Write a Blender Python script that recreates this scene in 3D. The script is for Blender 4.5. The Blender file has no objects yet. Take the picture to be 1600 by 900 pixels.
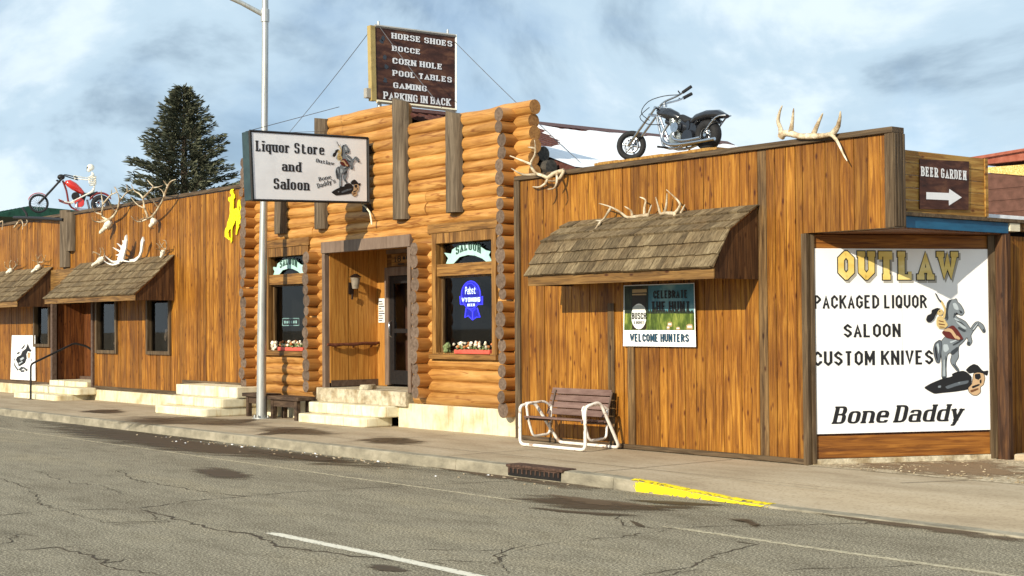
import bpy, bmesh, math, random
from mathutils import Vector, Matrix
random.seed(7)
R = math.radians
# ------------------------------------------------------------------ camera, world, sun
FPX, ZC = 2300.0, 1.75
yaw, pitch, roll = R(-51.2), R(1.45), R(.43)
fw = Vector((math.sin(yaw)*math.cos(pitch), math.cos(yaw)*math.cos(pitch), math.sin(pitch)))
r0 = Vector((math.cos(yaw), -math.sin(yaw), 0))
d0 = fw.cross(r0)
rt = r0*math.cos(roll) + d0*math.sin(roll)
dn = -r0*math.sin(roll) + d0*math.cos(roll)
scn = bpy.context.scene
col = scn.collection
cd = bpy.data.cameras.new('camera'); cam = bpy.data.objects.new('camera', cd); col.objects.link(cam)
cd.sensor_width = 36; cd.lens = 36*FPX/1600; cd.clip_end = 3000
cam.matrix_world = Matrix(((rt.x, -dn.x, -fw.x, 0), (rt.y, -dn.y, -fw.y, 0), (rt.z, -dn.z, -fw.z, ZC), (0, 0, 0, 1)))
scn.camera = cam
vs = scn.view_settings
vs.view_transform = 'Standard'; vs.look = 'None'; vs.exposure = 0.22; vs.gamma = 1; vs.use_curve_mapping = False

SUN_DIR = Vector((-.235, .87, -.40)).normalized()          # the way the light travels
sl = bpy.data.lights.new('sun', 'SUN'); sl.energy = 5.0; sl.angle = R(.5); sl.color = (1, .90, .72)
so = bpy.data.objects.new('sun', sl); col.objects.link(so)
so.rotation_mode = 'QUATERNION'; so.rotation_quaternion = SUN_DIR.to_track_quat('-Z', 'Y')
so.location = (6, -20, 14)

W = bpy.data.worlds.new('World'); scn.world = W; W.use_nodes = True
nt = W.node_tree; nt.nodes.clear()
def N(tree, typ, **kw):
    n = tree.nodes.new(typ)
    for k, v in kw.items():
        setattr(n, k, v)
    return n
out = N(nt, 'ShaderNodeOutputWorld')
sky = N(nt, 'ShaderNodeTexSky', sky_type='NISHITA', sun_disc=False)
sky.sun_elevation = math.asin(-SUN_DIR.z); sky.sun_rotation = math.atan2(-SUN_DIR.x, -SUN_DIR.y)
sky.altitude = 2000; sky.ozone_density = 1.6; sky.dust_density = .6
bg = N(nt, 'ShaderNodeBackground'); bg.inputs['Strength'].default_value = .095
cl = N(nt, 'ShaderNodeBackground'); cl.inputs['Strength'].default_value = 1.08
mx = N(nt, 'ShaderNodeMixShader')
tc = N(nt, 'ShaderNodeTexCoord')
def wnoise(scale, det, dist, off):
    mp = N(nt, 'ShaderNodeMapping'); mp.inputs['Scale'].default_value = scale; mp.inputs['Location'].default_value = off
    nt.links.new(tc.outputs['Generated'], mp.inputs['Vector'])
    n = N(nt, 'ShaderNodeTexNoise'); n.inputs['Scale'].default_value = 1; n.inputs['Detail'].default_value = det
    n.inputs['Distortion'].default_value = dist; n.inputs['Roughness'].default_value = .55
    nt.links.new(mp.outputs[0], n.inputs['Vector']); return n
def ramp(tree, src, stops, interp='LINEAR'):
    r = tree.nodes.new('ShaderNodeValToRGB'); r.color_ramp.interpolation = interp
    e = r.color_ramp.elements
    while len(e) < len(stops): e.new(.5)
    for i, (p, c) in enumerate(stops):
        e[i].position = p; e[i].color = c if len(c) == 4 else (*c, 1)
    tree.links.new(src, r.inputs[0]); return r
n1 = wnoise((5.5, 5.5, 8), 7, .3, (3.1, .4, 1.7))
n2 = wnoise((4.2, 4.2, 6.4), 8, .35, (9.2, 4.6, 2.35))
cover = ramp(nt, n1.outputs['Fac'], [(.32, (.45,)*3), (.54, (1, 1, 1))], 'EASE')
shade = ramp(nt, n2.outputs['Fac'], [(.39, (.27, .37, .47)), (.49, (.48, .62, .73)), (.58, (.68, .79, .86))], 'EASE')
nt.links.new(sky.outputs[0], bg.inputs['Color'])
nt.links.new(shade.outputs[0], cl.inputs['Color'])
nt.links.new(cover.outputs[0], mx.inputs['Fac'])
nt.links.new(bg.outputs[0], mx.inputs[1]); nt.links.new(cl.outputs[0], mx.inputs[2])
nt.links.new(mx.outputs[0], out.inputs[0])

# ------------------------------------------------------------------ points on real planes
def ray(x, y): return rt*((x-800)/FPX) + dn*((y-450)/FPX) + fw
O = Vector((0, 0, ZC))
def atY(x, y, Y): v = ray(x, y); return O + v*(Y/v.y)
def atX(x, y, X): v = ray(x, y); return O + v*(X/v.x)
def atZ(x, y, Z=0.0): v = ray(x, y); return O + v*((Z-ZC)/v.z)
def atP(x, y, p, n): v = ray(x, y); return O + v*((Vector(p)-O).dot(n)/v.dot(n))

# ------------------------------------------------------------------ materials
def lin(h):
    h = h.lstrip('#'); o = []
    for i in (0, 2, 4):
        c = int(h[i:i+2], 16)/255; o.append(c/12.92 if c <= .04045 else ((c+.055)/1.055)**2.4)
    return tuple(o)
def C3(c): return lin(c) if isinstance(c, str) else c
def mk(name, c1, c2=None, c3=None, scale=(1, 1, 1), ns=6, det=6, dist=0., rough=.75, metal=0., bump=.0, bscale=None,
       rndamt=.0, spread=.18, spec=.3, knots=None, dirt=None, coat=0, emit=None, streak=None):
    """Procedural material: noise between up to three tones, per-piece variation from the face attribute 'rnd'."""
    m = bpy.data.materials.new(name); m.use_nodes = True; t = m.node_tree; b = t.nodes['Principled BSDF']
    c1 = C3(c1); c2 = C3(c2) if c2 else tuple(x*1.12 for x in c1); c3 = C3(c3) if c3 else c2
    L = t.links.new
    co = N(t, 'ShaderNodeTexCoord'); at = N(t, 'ShaderNodeAttribute', attribute_name='rnd')
    mul = N(t, 'ShaderNodeMath', operation='MULTIPLY'); mul.inputs[1].default_value = 37.3; L(at.outputs['Fac'], mul.inputs[0])
    cmb = N(t, 'ShaderNodeCombineXYZ')
    for i in range(3): L(mul.outputs[0], cmb.inputs[i])
    add = N(t, 'ShaderNodeVectorMath', operation='ADD'); L(co.outputs['Object'], add.inputs[0]); L(cmb.outputs[0], add.inputs[1])
    mp = N(t, 'ShaderNodeMapping'); mp.inputs['Scale'].default_value = scale; L(add.outputs[0], mp.inputs['Vector'])
    n = N(t, 'ShaderNodeTexNoise'); n.inputs['Scale'].default_value = ns; n.inputs['Detail'].default_value = det
    n.inputs['Distortion'].default_value = dist; n.inputs['Roughness'].default_value = .6; L(mp.outputs[0], n.inputs['Vector'])
    rp = ramp(t, n.outputs['Fac'], [(.5-spread, c1), (.5, c2), (.5+spread, c3)])
    colr = rp.outputs[0]
    def mult(colsock, facsock):
        q = N(t, 'ShaderNodeMix', data_type='RGBA', blend_type='MULTIPLY'); q.inputs[0].default_value = 1
        L(colsock, q.inputs[6]); L(facsock, q.inputs[7]); return q.outputs[2]
    if rndamt:
        h = N(t, 'ShaderNodeTexWhiteNoise', noise_dimensions='1D'); L(mul.outputs[0], h.inputs['W'])
        mr = ramp(t, h.outputs['Value'], [(0, (1-rndamt,)*3), (.6, (1, 1, 1)), (1, (1+rndamt*.6, 1+rndamt*.75, 1+rndamt*.9))])
        colr = mult(colr, mr.outputs[0])
    if knots:
        kx, ks, kth, kc = knots
        mp2 = N(t, 'ShaderNodeMapping'); mp2.inputs['Scale'].default_value = kx; L(add.outputs[0], mp2.inputs['Vector'])
        vo = N(t, 'ShaderNodeTexVoronoi'); vo.inputs['Scale'].default_value = ks; L(mp2.outputs[0], vo.inputs['Vector'])
        kr = ramp(t, vo.outputs['Distance'], [(kth*.4, kc), (kth, (1, 1, 1))]); colr = mult(colr, kr.outputs[0])
    if streak:
        sv_, sns, slo, shi, sc_ = streak
        mp4 = N(t, 'ShaderNodeMapping'); mp4.inputs['Scale'].default_value = sv_; L(add.outputs[0], mp4.inputs['Vector'])
        n4 = N(t, 'ShaderNodeTexNoise'); n4.inputs['Scale'].default_value = sns; n4.inputs['Detail'].default_value = 4; n4.inputs['Distortion'].default_value = .3
        L(mp4.outputs[0], n4.inputs['Vector'])
        sr_ = ramp(t, n4.outputs['Fac'], [(slo, sc_), (shi, (1, 1, 1))] if shi > slo else [(slo-.018, (1, 1, 1)), (slo, sc_), (slo+.018, (1, 1, 1))]); colr = mult(colr, sr_.outputs[0])
    if dirt:
        dsc, dlo, dhi, dcol = dirt
        nd = N(t, 'ShaderNodeTexNoise'); nd.inputs['Scale'].default_value = dsc; nd.inputs['Detail'].default_value = 5
        L(co.outputs['Object'], nd.inputs['Vector'])
        dr = ramp(t, nd.outputs['Fac'], [(dlo, dcol), (dhi, (1, 1, 1))]); colr = mult(colr, dr.outputs[0])
    L(colr, b.inputs['Base Color'])
    b.inputs['Roughness'].default_value = rough; b.inputs['Metallic'].default_value = metal
    b.inputs['Specular IOR Level'].default_value = spec; b.inputs['Coat Weight'].default_value = coat
    if bump:
        src = n.outputs['Fac']
        if bscale:
            n3 = N(t, 'ShaderNodeTexNoise'); n3.inputs['Scale'].default_value = bscale; n3.inputs['Detail'].default_value = 4
            L(mp.outputs[0], n3.inputs['Vector']); src = n3.outputs['Fac']
        bp = N(t, 'ShaderNodeBump'); bp.inputs['Strength'].default_value = bump; bp.inputs['Distance'].default_value = .02
        L(src, bp.inputs['Height']); L(bp.outputs[0], b.inputs['Normal'])
    if emit:
        b.inputs['Emission Color'].default_value = (*C3(emit[0]), 1); b.inputs['Emission Strength'].default_value = emit[1]
    return m
def wood(name, a, b, c, axis='Z', rndamt=.38, rough=.55, knots=True, **kw):
    s = {'Z': (1, 1, .07), 'X': (.07, 1, 1), 'Y': (1, .07, 1), 'H': (.06, .06, 1)}[axis]
    k = {'Z': (3.6, 3.6, 1.5), 'X': (1.5, 3.6, 3.6), 'Y': (3.6, 1.5, 3.6), 'H': (1.5, 1.5, 3.6)}[axis]
    st = {'Z': (1, 1, .035), 'X': (.035, 1, 1), 'Y': (1, .035, 1), 'H': (.03, .03, 1)}[axis]
    return mk(name, a, b, c, scale=s, ns=20, det=9, dist=.9, spread=.13, streak=(st, 34, .36, .49, (.74, .66, .58)), rough=rough, bump=.45, rndamt=rndamt,
              knots=(k, 2.3, .19, (.34, .20, .12)) if knots else None, spec=.35, **kw)
M = {}
M['board'] = wood('stained_cedar_board', (.165, .058, .005), (.285, .110, .009), (.405, .182, .024), 'Z', dirt=(1.1, .32, .54, (.74, .68, .60)))
M['board_right'] = M['board']
M['plank_dark'] = wood('weathered_plank', (.06, .032, .012), (.13, .075, .03), (.22, .13, .05), 'Z')
M['trim'] = wood('olive_brown_trim', (.055, .034, .016), (.095, .062, .032), (.14, .095, .05), 'Z', rndamt=.2, knots=False)
M['trim_x'] = wood('olive_brown_trim_level', (.06, .036, .018), (.10, .066, .034), (.15, .10, .055), 'X', rndamt=.2, knots=False)
M['fascia'] = wood('brown_fascia_board', (.10, .05, .014), (.19, .10, .028), (.27, .15, .045), 'X', rndamt=.2)
M['redwood'] = wood('red_brown_board', (.065, .020, .005), (.13, .040, .009), (.20, .072, .016), 'Z', rndamt=.25)  # darkened tone, puts the shade of the side entry recess into the boards
M['redwood_y'] = wood('red_brown_entry_board', (.15, .05, .008), (.27, .098, .014), (.38, .155, .026), 'H', rndamt=.2, knots=False)
M['panel_dark'] = wood('dark_weathered_side_panel', (.030, .012, .005), (.062, .026, .010), (.11, .05, .018), 'Z', rndamt=.2)  # very dark brown wood for awning sides and the entry post
M['redwood_x'] = wood('red_brown_skirt', (.16, .05, .010), (.30, .11, .02), (.42, .18, .03), 'X', rndamt=.2)
M['tan_x'] = wood('golden_panel_board', (.26, .12, .022), (.36, .19, .04), (.46, .27, .07), 'Y', rndamt=.15)
M['log'] = mk('varnished_log', (.345, .155, .034), (.47, .228, .056), (.56, .305, .095), scale=(.10, 1, 1), ns=11, det=9, dist=.9, rough=.5, spread=.17, streak=((.05, 1, 1), 5, .5, 0, (.55, .40, .28)),
              bump=.4, rndamt=.28, dirt=(1.4, .32, .52, (.84, .78, .70)), knots=((.9, 2.6, 2.6), 1.3, .11, (.55, .40, .28)), spec=.4)
M['log_y'] = mk('varnished_log_crosswise', (.24, .09, .018), (.36, .155, .036), (.48, .23, .065), scale=(1, .10, 1), ns=9, det=8, dist=.8, rough=.45,
                bump=.3, rndamt=.18, spec=.4)
M['logend'] = mk('grey_brown_log_end', (.085, .056, .038), (.135, .092, .065), (.19, .135, .098), ns=22, det=5, rough=.8, bump=.3, rndamt=.25)
M['logcut'] = mk('orange_log_cut_end', (.20, .085, .022), (.34, .15, .04), (.42, .20, .06), ns=20, det=5, rough=.7, bump=.3, rndamt=.25)
M['halflog'] = mk('grey_half_log', (.055, .038, .024), (.115, .085, .055), (.19, .145, .10), scale=(1, 1, .06), ns=16, det=8, dist=1.0, rough=.8, bump=.9, rndamt=.12)
M['darklog'] = mk('dark_weathered_log', (.02, .02, .016), (.05, .045, .038), (.09, .08, .065), scale=(.2, 1, 1), ns=16, det=6, rough=.85, bump=.6)
M['panel'] = wood('smooth_golden_panelling', (.36, .15, .026), (.44, .20, .038), (.50, .24, .05), 'Z', rndamt=.10, knots=False)
M['casing'] = wood('brown_window_casing', (.11, .05, .012), (.22, .105, .026), (.33, .17, .045), 'Z', rndamt=.2, knots=False)
M['casing_x'] = wood('brown_window_casing_level', (.11, .05, .012), (.22, .105, .026), (.33, .17, .045), 'X', rndamt=.2, knots=False)
M['taupe'] = mk('taupe_painted_wood', (.13, .088, .062), (.175, .12, .087), (.21, .15, .11), scale=(1, 1, .2), ns=14, rough=.65, bump=.15, rndamt=.1)
M['taupe_dark'] = mk('dark_taupe_paint', (.07, .042, .03), (.10, .065, .048), (.13, .09, .068), ns=14, rough=.6, bump=.1)
M['shingle'] = mk('weathered_shake', (.085, .058, .030), (.165, .118, .062), (.25, .185, .105), scale=(1, .3, .3), ns=34, det=7, rough=.9, bump=.7, rndamt=.42,
                  dirt=(2.0, .34, .5, (.78, .72, .66)))
M['concrete'] = mk('cream_painted_concrete', (.60, .54, .37), (.70, .64, .46), (.76, .71, .53), ns=5, det=8, rough=.85, bump=.25, bscale=60,
                   dirt=(2.4, .30, .50, (.80, .70, .56)), rndamt=.1, streak=((1, 1, .12), 16, .34, .46, (.86, .78, .66)))
M['slab'] = mk('raw_concrete', (.34, .29, .20), (.50, .44, .32), (.64, .57, .42), ns=14, det=9, rough=.9, bump=.6, bscale=40, dirt=(4, .35, .55, (.6, .52, .42)))
M['antler'] = mk('bleached_antler', (.27, .18, .10), (.52, .42, .28), (.72, .64, .50), ns=7, det=6, rough=.6, bump=.5, bscale=40, spread=.15, rndamt=.25)
M['bone'] = mk('white_bone', (.52, .48, .38), (.70, .66, .55), (.82, .79, .70), ns=18, rough=.6, bump=.2)
M['moose'] = mk('white_painted_antler', (.72, .70, .66), (.82, .80, .76), (.88, .86, .82), ns=9, rough=.6, bump=.2)
M['white_sign'] = mk('white_sign_face', (.80, .80, .80), (.84, .84, .84), (.86, .86, .86), ns=2.5, rough=.5, spec=.4)
M['sign_face'] = mk('lit_box_sign_face', (.74, .75, .78), (.80, .81, .84), (.83, .84, .86), ns=3, rough=.35, spec=.5)
M['black'] = mk('black_lettering', (.010, .010, .012), (.016, .016, .018), ns=20, rough=.5)
M['iron'] = mk('black_iron', (.010, .009, .010), (.022, .020, .02), ns=30, rough=.5, metal=.3)
M['green_metal'] = mk('dark_green_sheet_metal', (.014, .030, .034), (.022, .045, .048), (.03, .06, .06), ns=6, rough=.4, spec=.5)
M['galv'] = mk('galvanised_steel', (.40, .41, .40), (.50, .51, .49), (.58, .58, .56), scale=(1, 1, .15), ns=18, rough=.42, metal=.6, bump=.05)
M['white_tube'] = mk('chalky_white_tube', (.66, .60, .54), (.80, .76, .70), (.84, .82, .78), ns=14, rough=.4, dirt=(9, .33, .42, (.45, .35, .28)))
M['bench_slat'] = mk('mauve_brown_plank', (.12, .068, .054), (.165, .10, .082), (.21, .135, .11), scale=(.2, 1, 1), ns=16, rough=.7, bump=.25, rndamt=.15)
M['old_bench'] = mk('dark_rustic_bench_wood', (.028, .016, .010), (.06, .036, .022), (.11, .07, .042), scale=(.2, 1, 1), ns=12, rough=.75, bump=.5, rndamt=.2)
M['yellow'] = mk('bright_yellow_paint', (.80, .68, .0), (.86, .76, .002), (.88, .80, .01), ns=6, rough=.45)
M['rust_board'] = mk('rusty_dark_board', (.018, .008, .007), (.070, .026, .017), (.17, .075, .04), scale=(1, .35, 1.2), ns=7, det=9, dist=.6, rough=.6, bump=.1, spread=.2,
                     knots=((.6, .6, 4), 3, .12, (.35, .3, .3)))
M['sign_white'] = mk('white_lettering', (.78, .78, .80), (.84, .84, .86), ns=9, rough=.5)
M['beige_edge'] = mk('beige_sign_edge', (.30, .22, .08), (.40, .30, .115), ns=8, rough=.6)
M['blue'] = mk('deep_blue_fascia', (.006, .065, .14), (.010, .10, .20), (.014, .13, .25), scale=(1, .2, 1), ns=9, rough=.5, spec=.5)
M['cream'] = mk('cream_trim', (.66, .58, .42), (.74, .67, .5), ns=8, rough=.7)
M['snow'] = mk('roof_snow', (.80, .82, .86), (.87, .88, .91), (.90, .91, .93), ns=7, rough=.6, bump=.3, bscale=14)
M['redroof'] = mk('dark_red_metal_roof', (.055, .018, .013), (.085, .030, .022), (.12, .05, .038), scale=(1, 1, 1), ns=16, rough=.55, bump=.1, spec=.4)
M['brownwall'] = mk('brown_ribbed_siding', (.075, .032, .020), (.10, .043, .028), (.125, .056, .038), ns=9, rough=.6)
M['osb'] = mk('osb_board', (.36, .22, .05), (.58, .40, .12), (.74, .58, .25), scale=(1, 1, 1), ns=26, det=4, dist=2, rough=.8, bump=.2, spread=.12)
M['brickred'] = mk('red_roof_panel', (.22, .055, .03), (.28, .08, .045), (.33, .11, .07), ns=8, rough=.55)
M['greenroof'] = mk('green_metal_roof', (.008, .040, .026), (.014, .065, .040), (.02, .085, .055), ns=5, rough=.5)
M['chrome'] = mk('chrome', (.40, .42, .45), (.55, .57, .60), ns=9, rough=.24, metal=1.0, spec=.5)
M['steel'] = mk('grey_engine_metal', (.24, .26, .25), (.38, .40, .38), (.52, .54, .50), ns=14, rough=.35, metal=.8)
M['rubber'] = mk('black_rubber', (.010, .010, .011), (.018, .018, .02), ns=24, rough=.75, bump=.2)
M['gloss_black'] = mk('gloss_black_paint', (.008, .009, .012), (.014, .015, .02), ns=6, rough=.18, spec=.6, coat=.5)
M['red_paint'] = mk('candy_red_paint', (.42, .012, .008), (.52, .02, .012), (.6, .035, .02), ns=5, rough=.22, spec=.6, coat=.6)
M['dkred'] = mk('dark_red_frame_paint', (.13, .012, .012), (.19, .02, .018), ns=6, rough=.3, spec=.5)
M['bark'] = mk('spruce_bark', (.06, .04, .028), (.10, .07, .05), ns=12, rough=.9, bump=.6)
M['needle'] = mk('spruce_needles', (.030, .036, .022), (.080, .086, .052), (.17, .165, .105), ns=2.2, det=4, rough=.8, rndamt=.45, spec=.15)
M['red_pot'] = mk('coral_red_planter', (.50, .07, .045), (.60, .11, .075), ns=10, rough=.5)
M['petal'] = mk('cream_petals', (.72, .60, .42), (.82, .74, .58), ns=30, rough=.7, rndamt=.5)
M['petal_red'] = mk('rust_petals', (.40, .10, .04), (.5, .2, .06), ns=30, rough=.7, rndamt=.4)
M['leaf'] = mk('grey_green_leaves', (.10, .14, .05), (.18, .22, .09), ns=20, rough=.7, rndamt=.4)
M['mint'] = mk('pale_mint_banner', (.36, .60, .56), (.42, .66, .62), (.48, .70, .66), ns=6, rough=.5)
M['dkgreen'] = mk('dark_green_lettering', (.02, .06, .045), (.03, .075, .055), ns=10, rough=.5)
M['gold'] = mk('gold_lettering', (.62, .42, .09), (.74, .56, .17), (.82, .68, .32), scale=(1, 1, 3), ns=2.2, rough=.5, spread=.25)
M['goldedge'] = mk('dark_letter_outline', (.025, .020, .014), (.035, .03, .02), ns=10, rough=.5)
M['lshadow'] = mk('printed_drop_shadow', (.30, .28, .25), (.36, .34, .3), ns=10, rough=.5)
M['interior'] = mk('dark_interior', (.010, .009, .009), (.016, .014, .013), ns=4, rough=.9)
M['lamp_metal'] = mk('dark_bronze_lamp', (.022, .014, .012), (.04, .026, .02), ns=16, rough=.45, metal=.5)
M['lamp_glass'] = mk('smoky_lamp_glass', (.20, .17, .13), (.28, .24, .19), ns=8, rough=.2)
M['paper'] = mk('white_notice_paper', (.74, .74, .72), (.8, .8, .78), ns=8, rough=.7)
M['grate'] = mk('rusty_iron_grate', (.035, .020, .014), (.075, .042, .028), (.12, .07, .05), ns=20, rough=.85, bump=.4)
def glass_mat():
    m = bpy.data.materials.new('window_glass'); m.use_nodes = True; t = m.node_tree; t.nodes.clear(); L = t.links.new
    o = N(t, 'ShaderNodeOutputMaterial'); mxs = N(t, 'ShaderNodeMixShader'); tr = N(t, 'ShaderNodeBsdfTransparent'); g = N(t, 'ShaderNodeBsdfGlossy')
    tr.inputs[0].default_value = (.80, .84, .86, 1); g.inputs['Roughness'].default_value = .02
    f = N(t, 'ShaderNodeFresnel'); f.inputs[0].default_value = 1.38
    L(f.outputs[0], mxs.inputs[0]); L(tr.outputs[0], mxs.inputs[1]); L(g.outputs[0], mxs.inputs[2]); L(mxs.outputs[0], o.inputs[0]); return m
M['glass'] = glass_mat()
def flat(name, c, rough=.5): M[name] = mk(name, c, ns=5, rough=rough); return M[name]
def stain(name, colr, scale, lo, hi, rough=.6, amax=.85, stretch=(1, 1, 1), rot=0):
    """A patchy sheet: real wet or dusty film lying on the ground, broken up by noise and fading at its rim (face attribute 'rnd' holds rim = 0)."""
    m = bpy.data.materials.new(name); m.use_nodes = True; t = m.node_tree; L = t.links.new; b = t.nodes['Principled BSDF']
    b.inputs['Base Color'].default_value = (*colr, 1); b.inputs['Roughness'].default_value = rough; b.inputs['Specular IOR Level'].default_value = .3
    co = N(t, 'ShaderNodeTexCoord'); m0 = N(t, 'ShaderNodeMapping'); m0.inputs['Rotation'].default_value = (0, 0, R(rot)); L(co.outputs['Object'], m0.inputs[0])
    mp = N(t, 'ShaderNodeMapping'); mp.inputs['Scale'].default_value = stretch; L(m0.outputs[0], mp.inputs[0])
    n = N(t, 'ShaderNodeTexNoise'); n.inputs['Scale'].default_value = scale; n.inputs['Detail'].default_value = 8; n.inputs['Roughness'].default_value = .65; n.inputs['Distortion'].default_value = .6
    L(mp.outputs[0], n.inputs['Vector'])
    at = N(t, 'ShaderNodeAttribute', attribute_name='rim')
    sm = N(t, 'ShaderNodeMath', operation='MULTIPLY_ADD'); L(at.outputs['Fac'], sm.inputs[0]); sm.inputs[1].default_value = .55
    amp = N(t, 'ShaderNodeMath', operation='MULTIPLY_ADD'); L(n.outputs['Fac'], amp.inputs[0]); amp.inputs[1].default_value = 1.9; amp.inputs[2].default_value = -.45; L(amp.outputs[0], sm.inputs[2])
    rp = ramp(t, sm.outputs[0], [(lo, (0, 0, 0)), (hi, (amax,)*3)])
    L(rp.outputs[0], b.inputs['Alpha']); return m
M['wire'] = mk('dull_steel_wire', (.12,.12,.13), (.16,.16,.17), ns=8, rough=.5, metal=.4)
M['wet'] = stain('meltwater_stain', (.085, .055, .030), 2.6, .66, .92, .5, .82, (.35, 3.2, 1), -42)  # dark brown streaky film for the pavement patches
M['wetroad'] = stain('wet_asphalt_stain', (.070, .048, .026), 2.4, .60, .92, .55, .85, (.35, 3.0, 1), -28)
M['dust'] = stain('brown_road_dirt', (.13, .085, .048), 3.2, .66, .95, .9, .8, (.6, 1.6, 1))
M['baredirt'] = stain('bare_brown_dirt', (.24, .155, .085), 4.0, .60, .95, .95, .9, (.8, 1.6, 1))
M['oldpaint'] = stain('worn_road_paint', (.62, .54, .37), 16, .62, .92, .7, .85, (1, 3, 1))
M['whitepaint'] = stain('white_road_paint', (.76, .71, .58), 14, .55, .85, .7, .95, (1, 3, 1))
M['yellowpaint'] = stain('yellow_kerb_paint', (.82, .62, .012), 11, .62, .70, .6, 1.0, (1, 1.4, 1))
M['crack'] = mk('dark_road_crack', (.045, .033, .021), (.075, .056, .036), ns=14, rough=.9)
def asphalt():
    m = bpy.data.materials.new('worn_asphalt'); m.use_nodes = True; t = m.node_tree; L = t.links.new; b = t.nodes['Principled BSDF']
    co = N(t, 'ShaderNodeTexCoord')
    def nz(s, d, sc=(1, 1, 1), r=.6):
        mp = N(t, 'ShaderNodeMapping'); mp.inputs['Scale'].default_value = sc; L(co.outputs['Object'], mp.inputs[0])
        n = N(t, 'ShaderNodeTexNoise'); n.inputs['Scale'].default_value = s; n.inputs['Detail'].default_value = d; n.inputs['Roughness'].default_value = r
        L(mp.outputs[0], n.inputs['Vector']); return n
    fine = nz(48, 3, r=.8); big = nz(.5, 6, (.5, 1.4, 1)); mid = nz(3.0, 5, (.6, 1.5, 1))
    base = ramp(t, fine.outputs['Fac'], [(.36, (.048, .037, .023)), (.46, (.175, .150, .102)), (.54, (.275, .240, .170)), (.66, (.68, .61, .45))])
    tone = ramp(t, big.outputs['Fac'], [(.30, (.74, .72, .70)), (.52, (1, 1, 1)), (.72, (1.15, 1.12, 1.05))])
    tone2 = ramp(t, mid.outputs['Fac'], [(.32, (.80, .79, .77)), (.55, (1.04, 1.04, 1.04))])
    def mul(a, c):
        q = N(t, 'ShaderNodeMix', data_type='RGBA', blend_type='MULTIPLY'); q.inputs[0].default_value = 1; L(a, q.inputs[6]); L(c, q.inputs[7]); return q.outputs[2]
    L(mul(mul(base.outputs[0], tone.outputs[0]), tone2.outputs[0]), b.inputs['Base Color'])
    b.inputs['Roughness'].default_value = .85; b.inputs['Specular IOR Level'].default_value = .25
    bp = N(t, 'ShaderNodeBump'); bp.inputs['Strength'].default_value = .5; bp.inputs['Distance'].default_value = .012
    L(fine.outputs['Fac'], bp.inputs['Height']); L(bp.outputs[0], b.inputs['Normal']); return m
M['asphalt'] = asphalt()
M['sidewalk'] = mk('tan_concrete_pavement', (.33, .255, .165), (.42, .335, .225), (.48, .395, .28), scale=(.5, 1.4, 1), ns=1.6, det=10, rough=.9, bump=.2, bscale=70, spread=.22,
                   dirt=(26, .34, .5, (.82, .8, .78)))
M['kerb'] = mk('pale_concrete_kerb', (.17, .15, .11), (.27, .24, .175), (.38, .335, .25), scale=(.6, 1.5, 1), ns=5, det=9, rough=.9, bump=.4, bscale=50)
M['dirt'] = mk('dry_dirt', (.24, .18, .11), (.34, .27, .18), (.42, .35, .25), ns=3, det=10, rough=.95, bump=.5, bscale=20)
M['gravel'] = mk('tan_gravel', (.19, .14, .085), (.47, .38, .25), (.68, .58, .42), ns=30, det=6, rough=.95, bump=.9, spread=.16, dirt=(1.2, .34, .52, (.62, .56, .48)))

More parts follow.
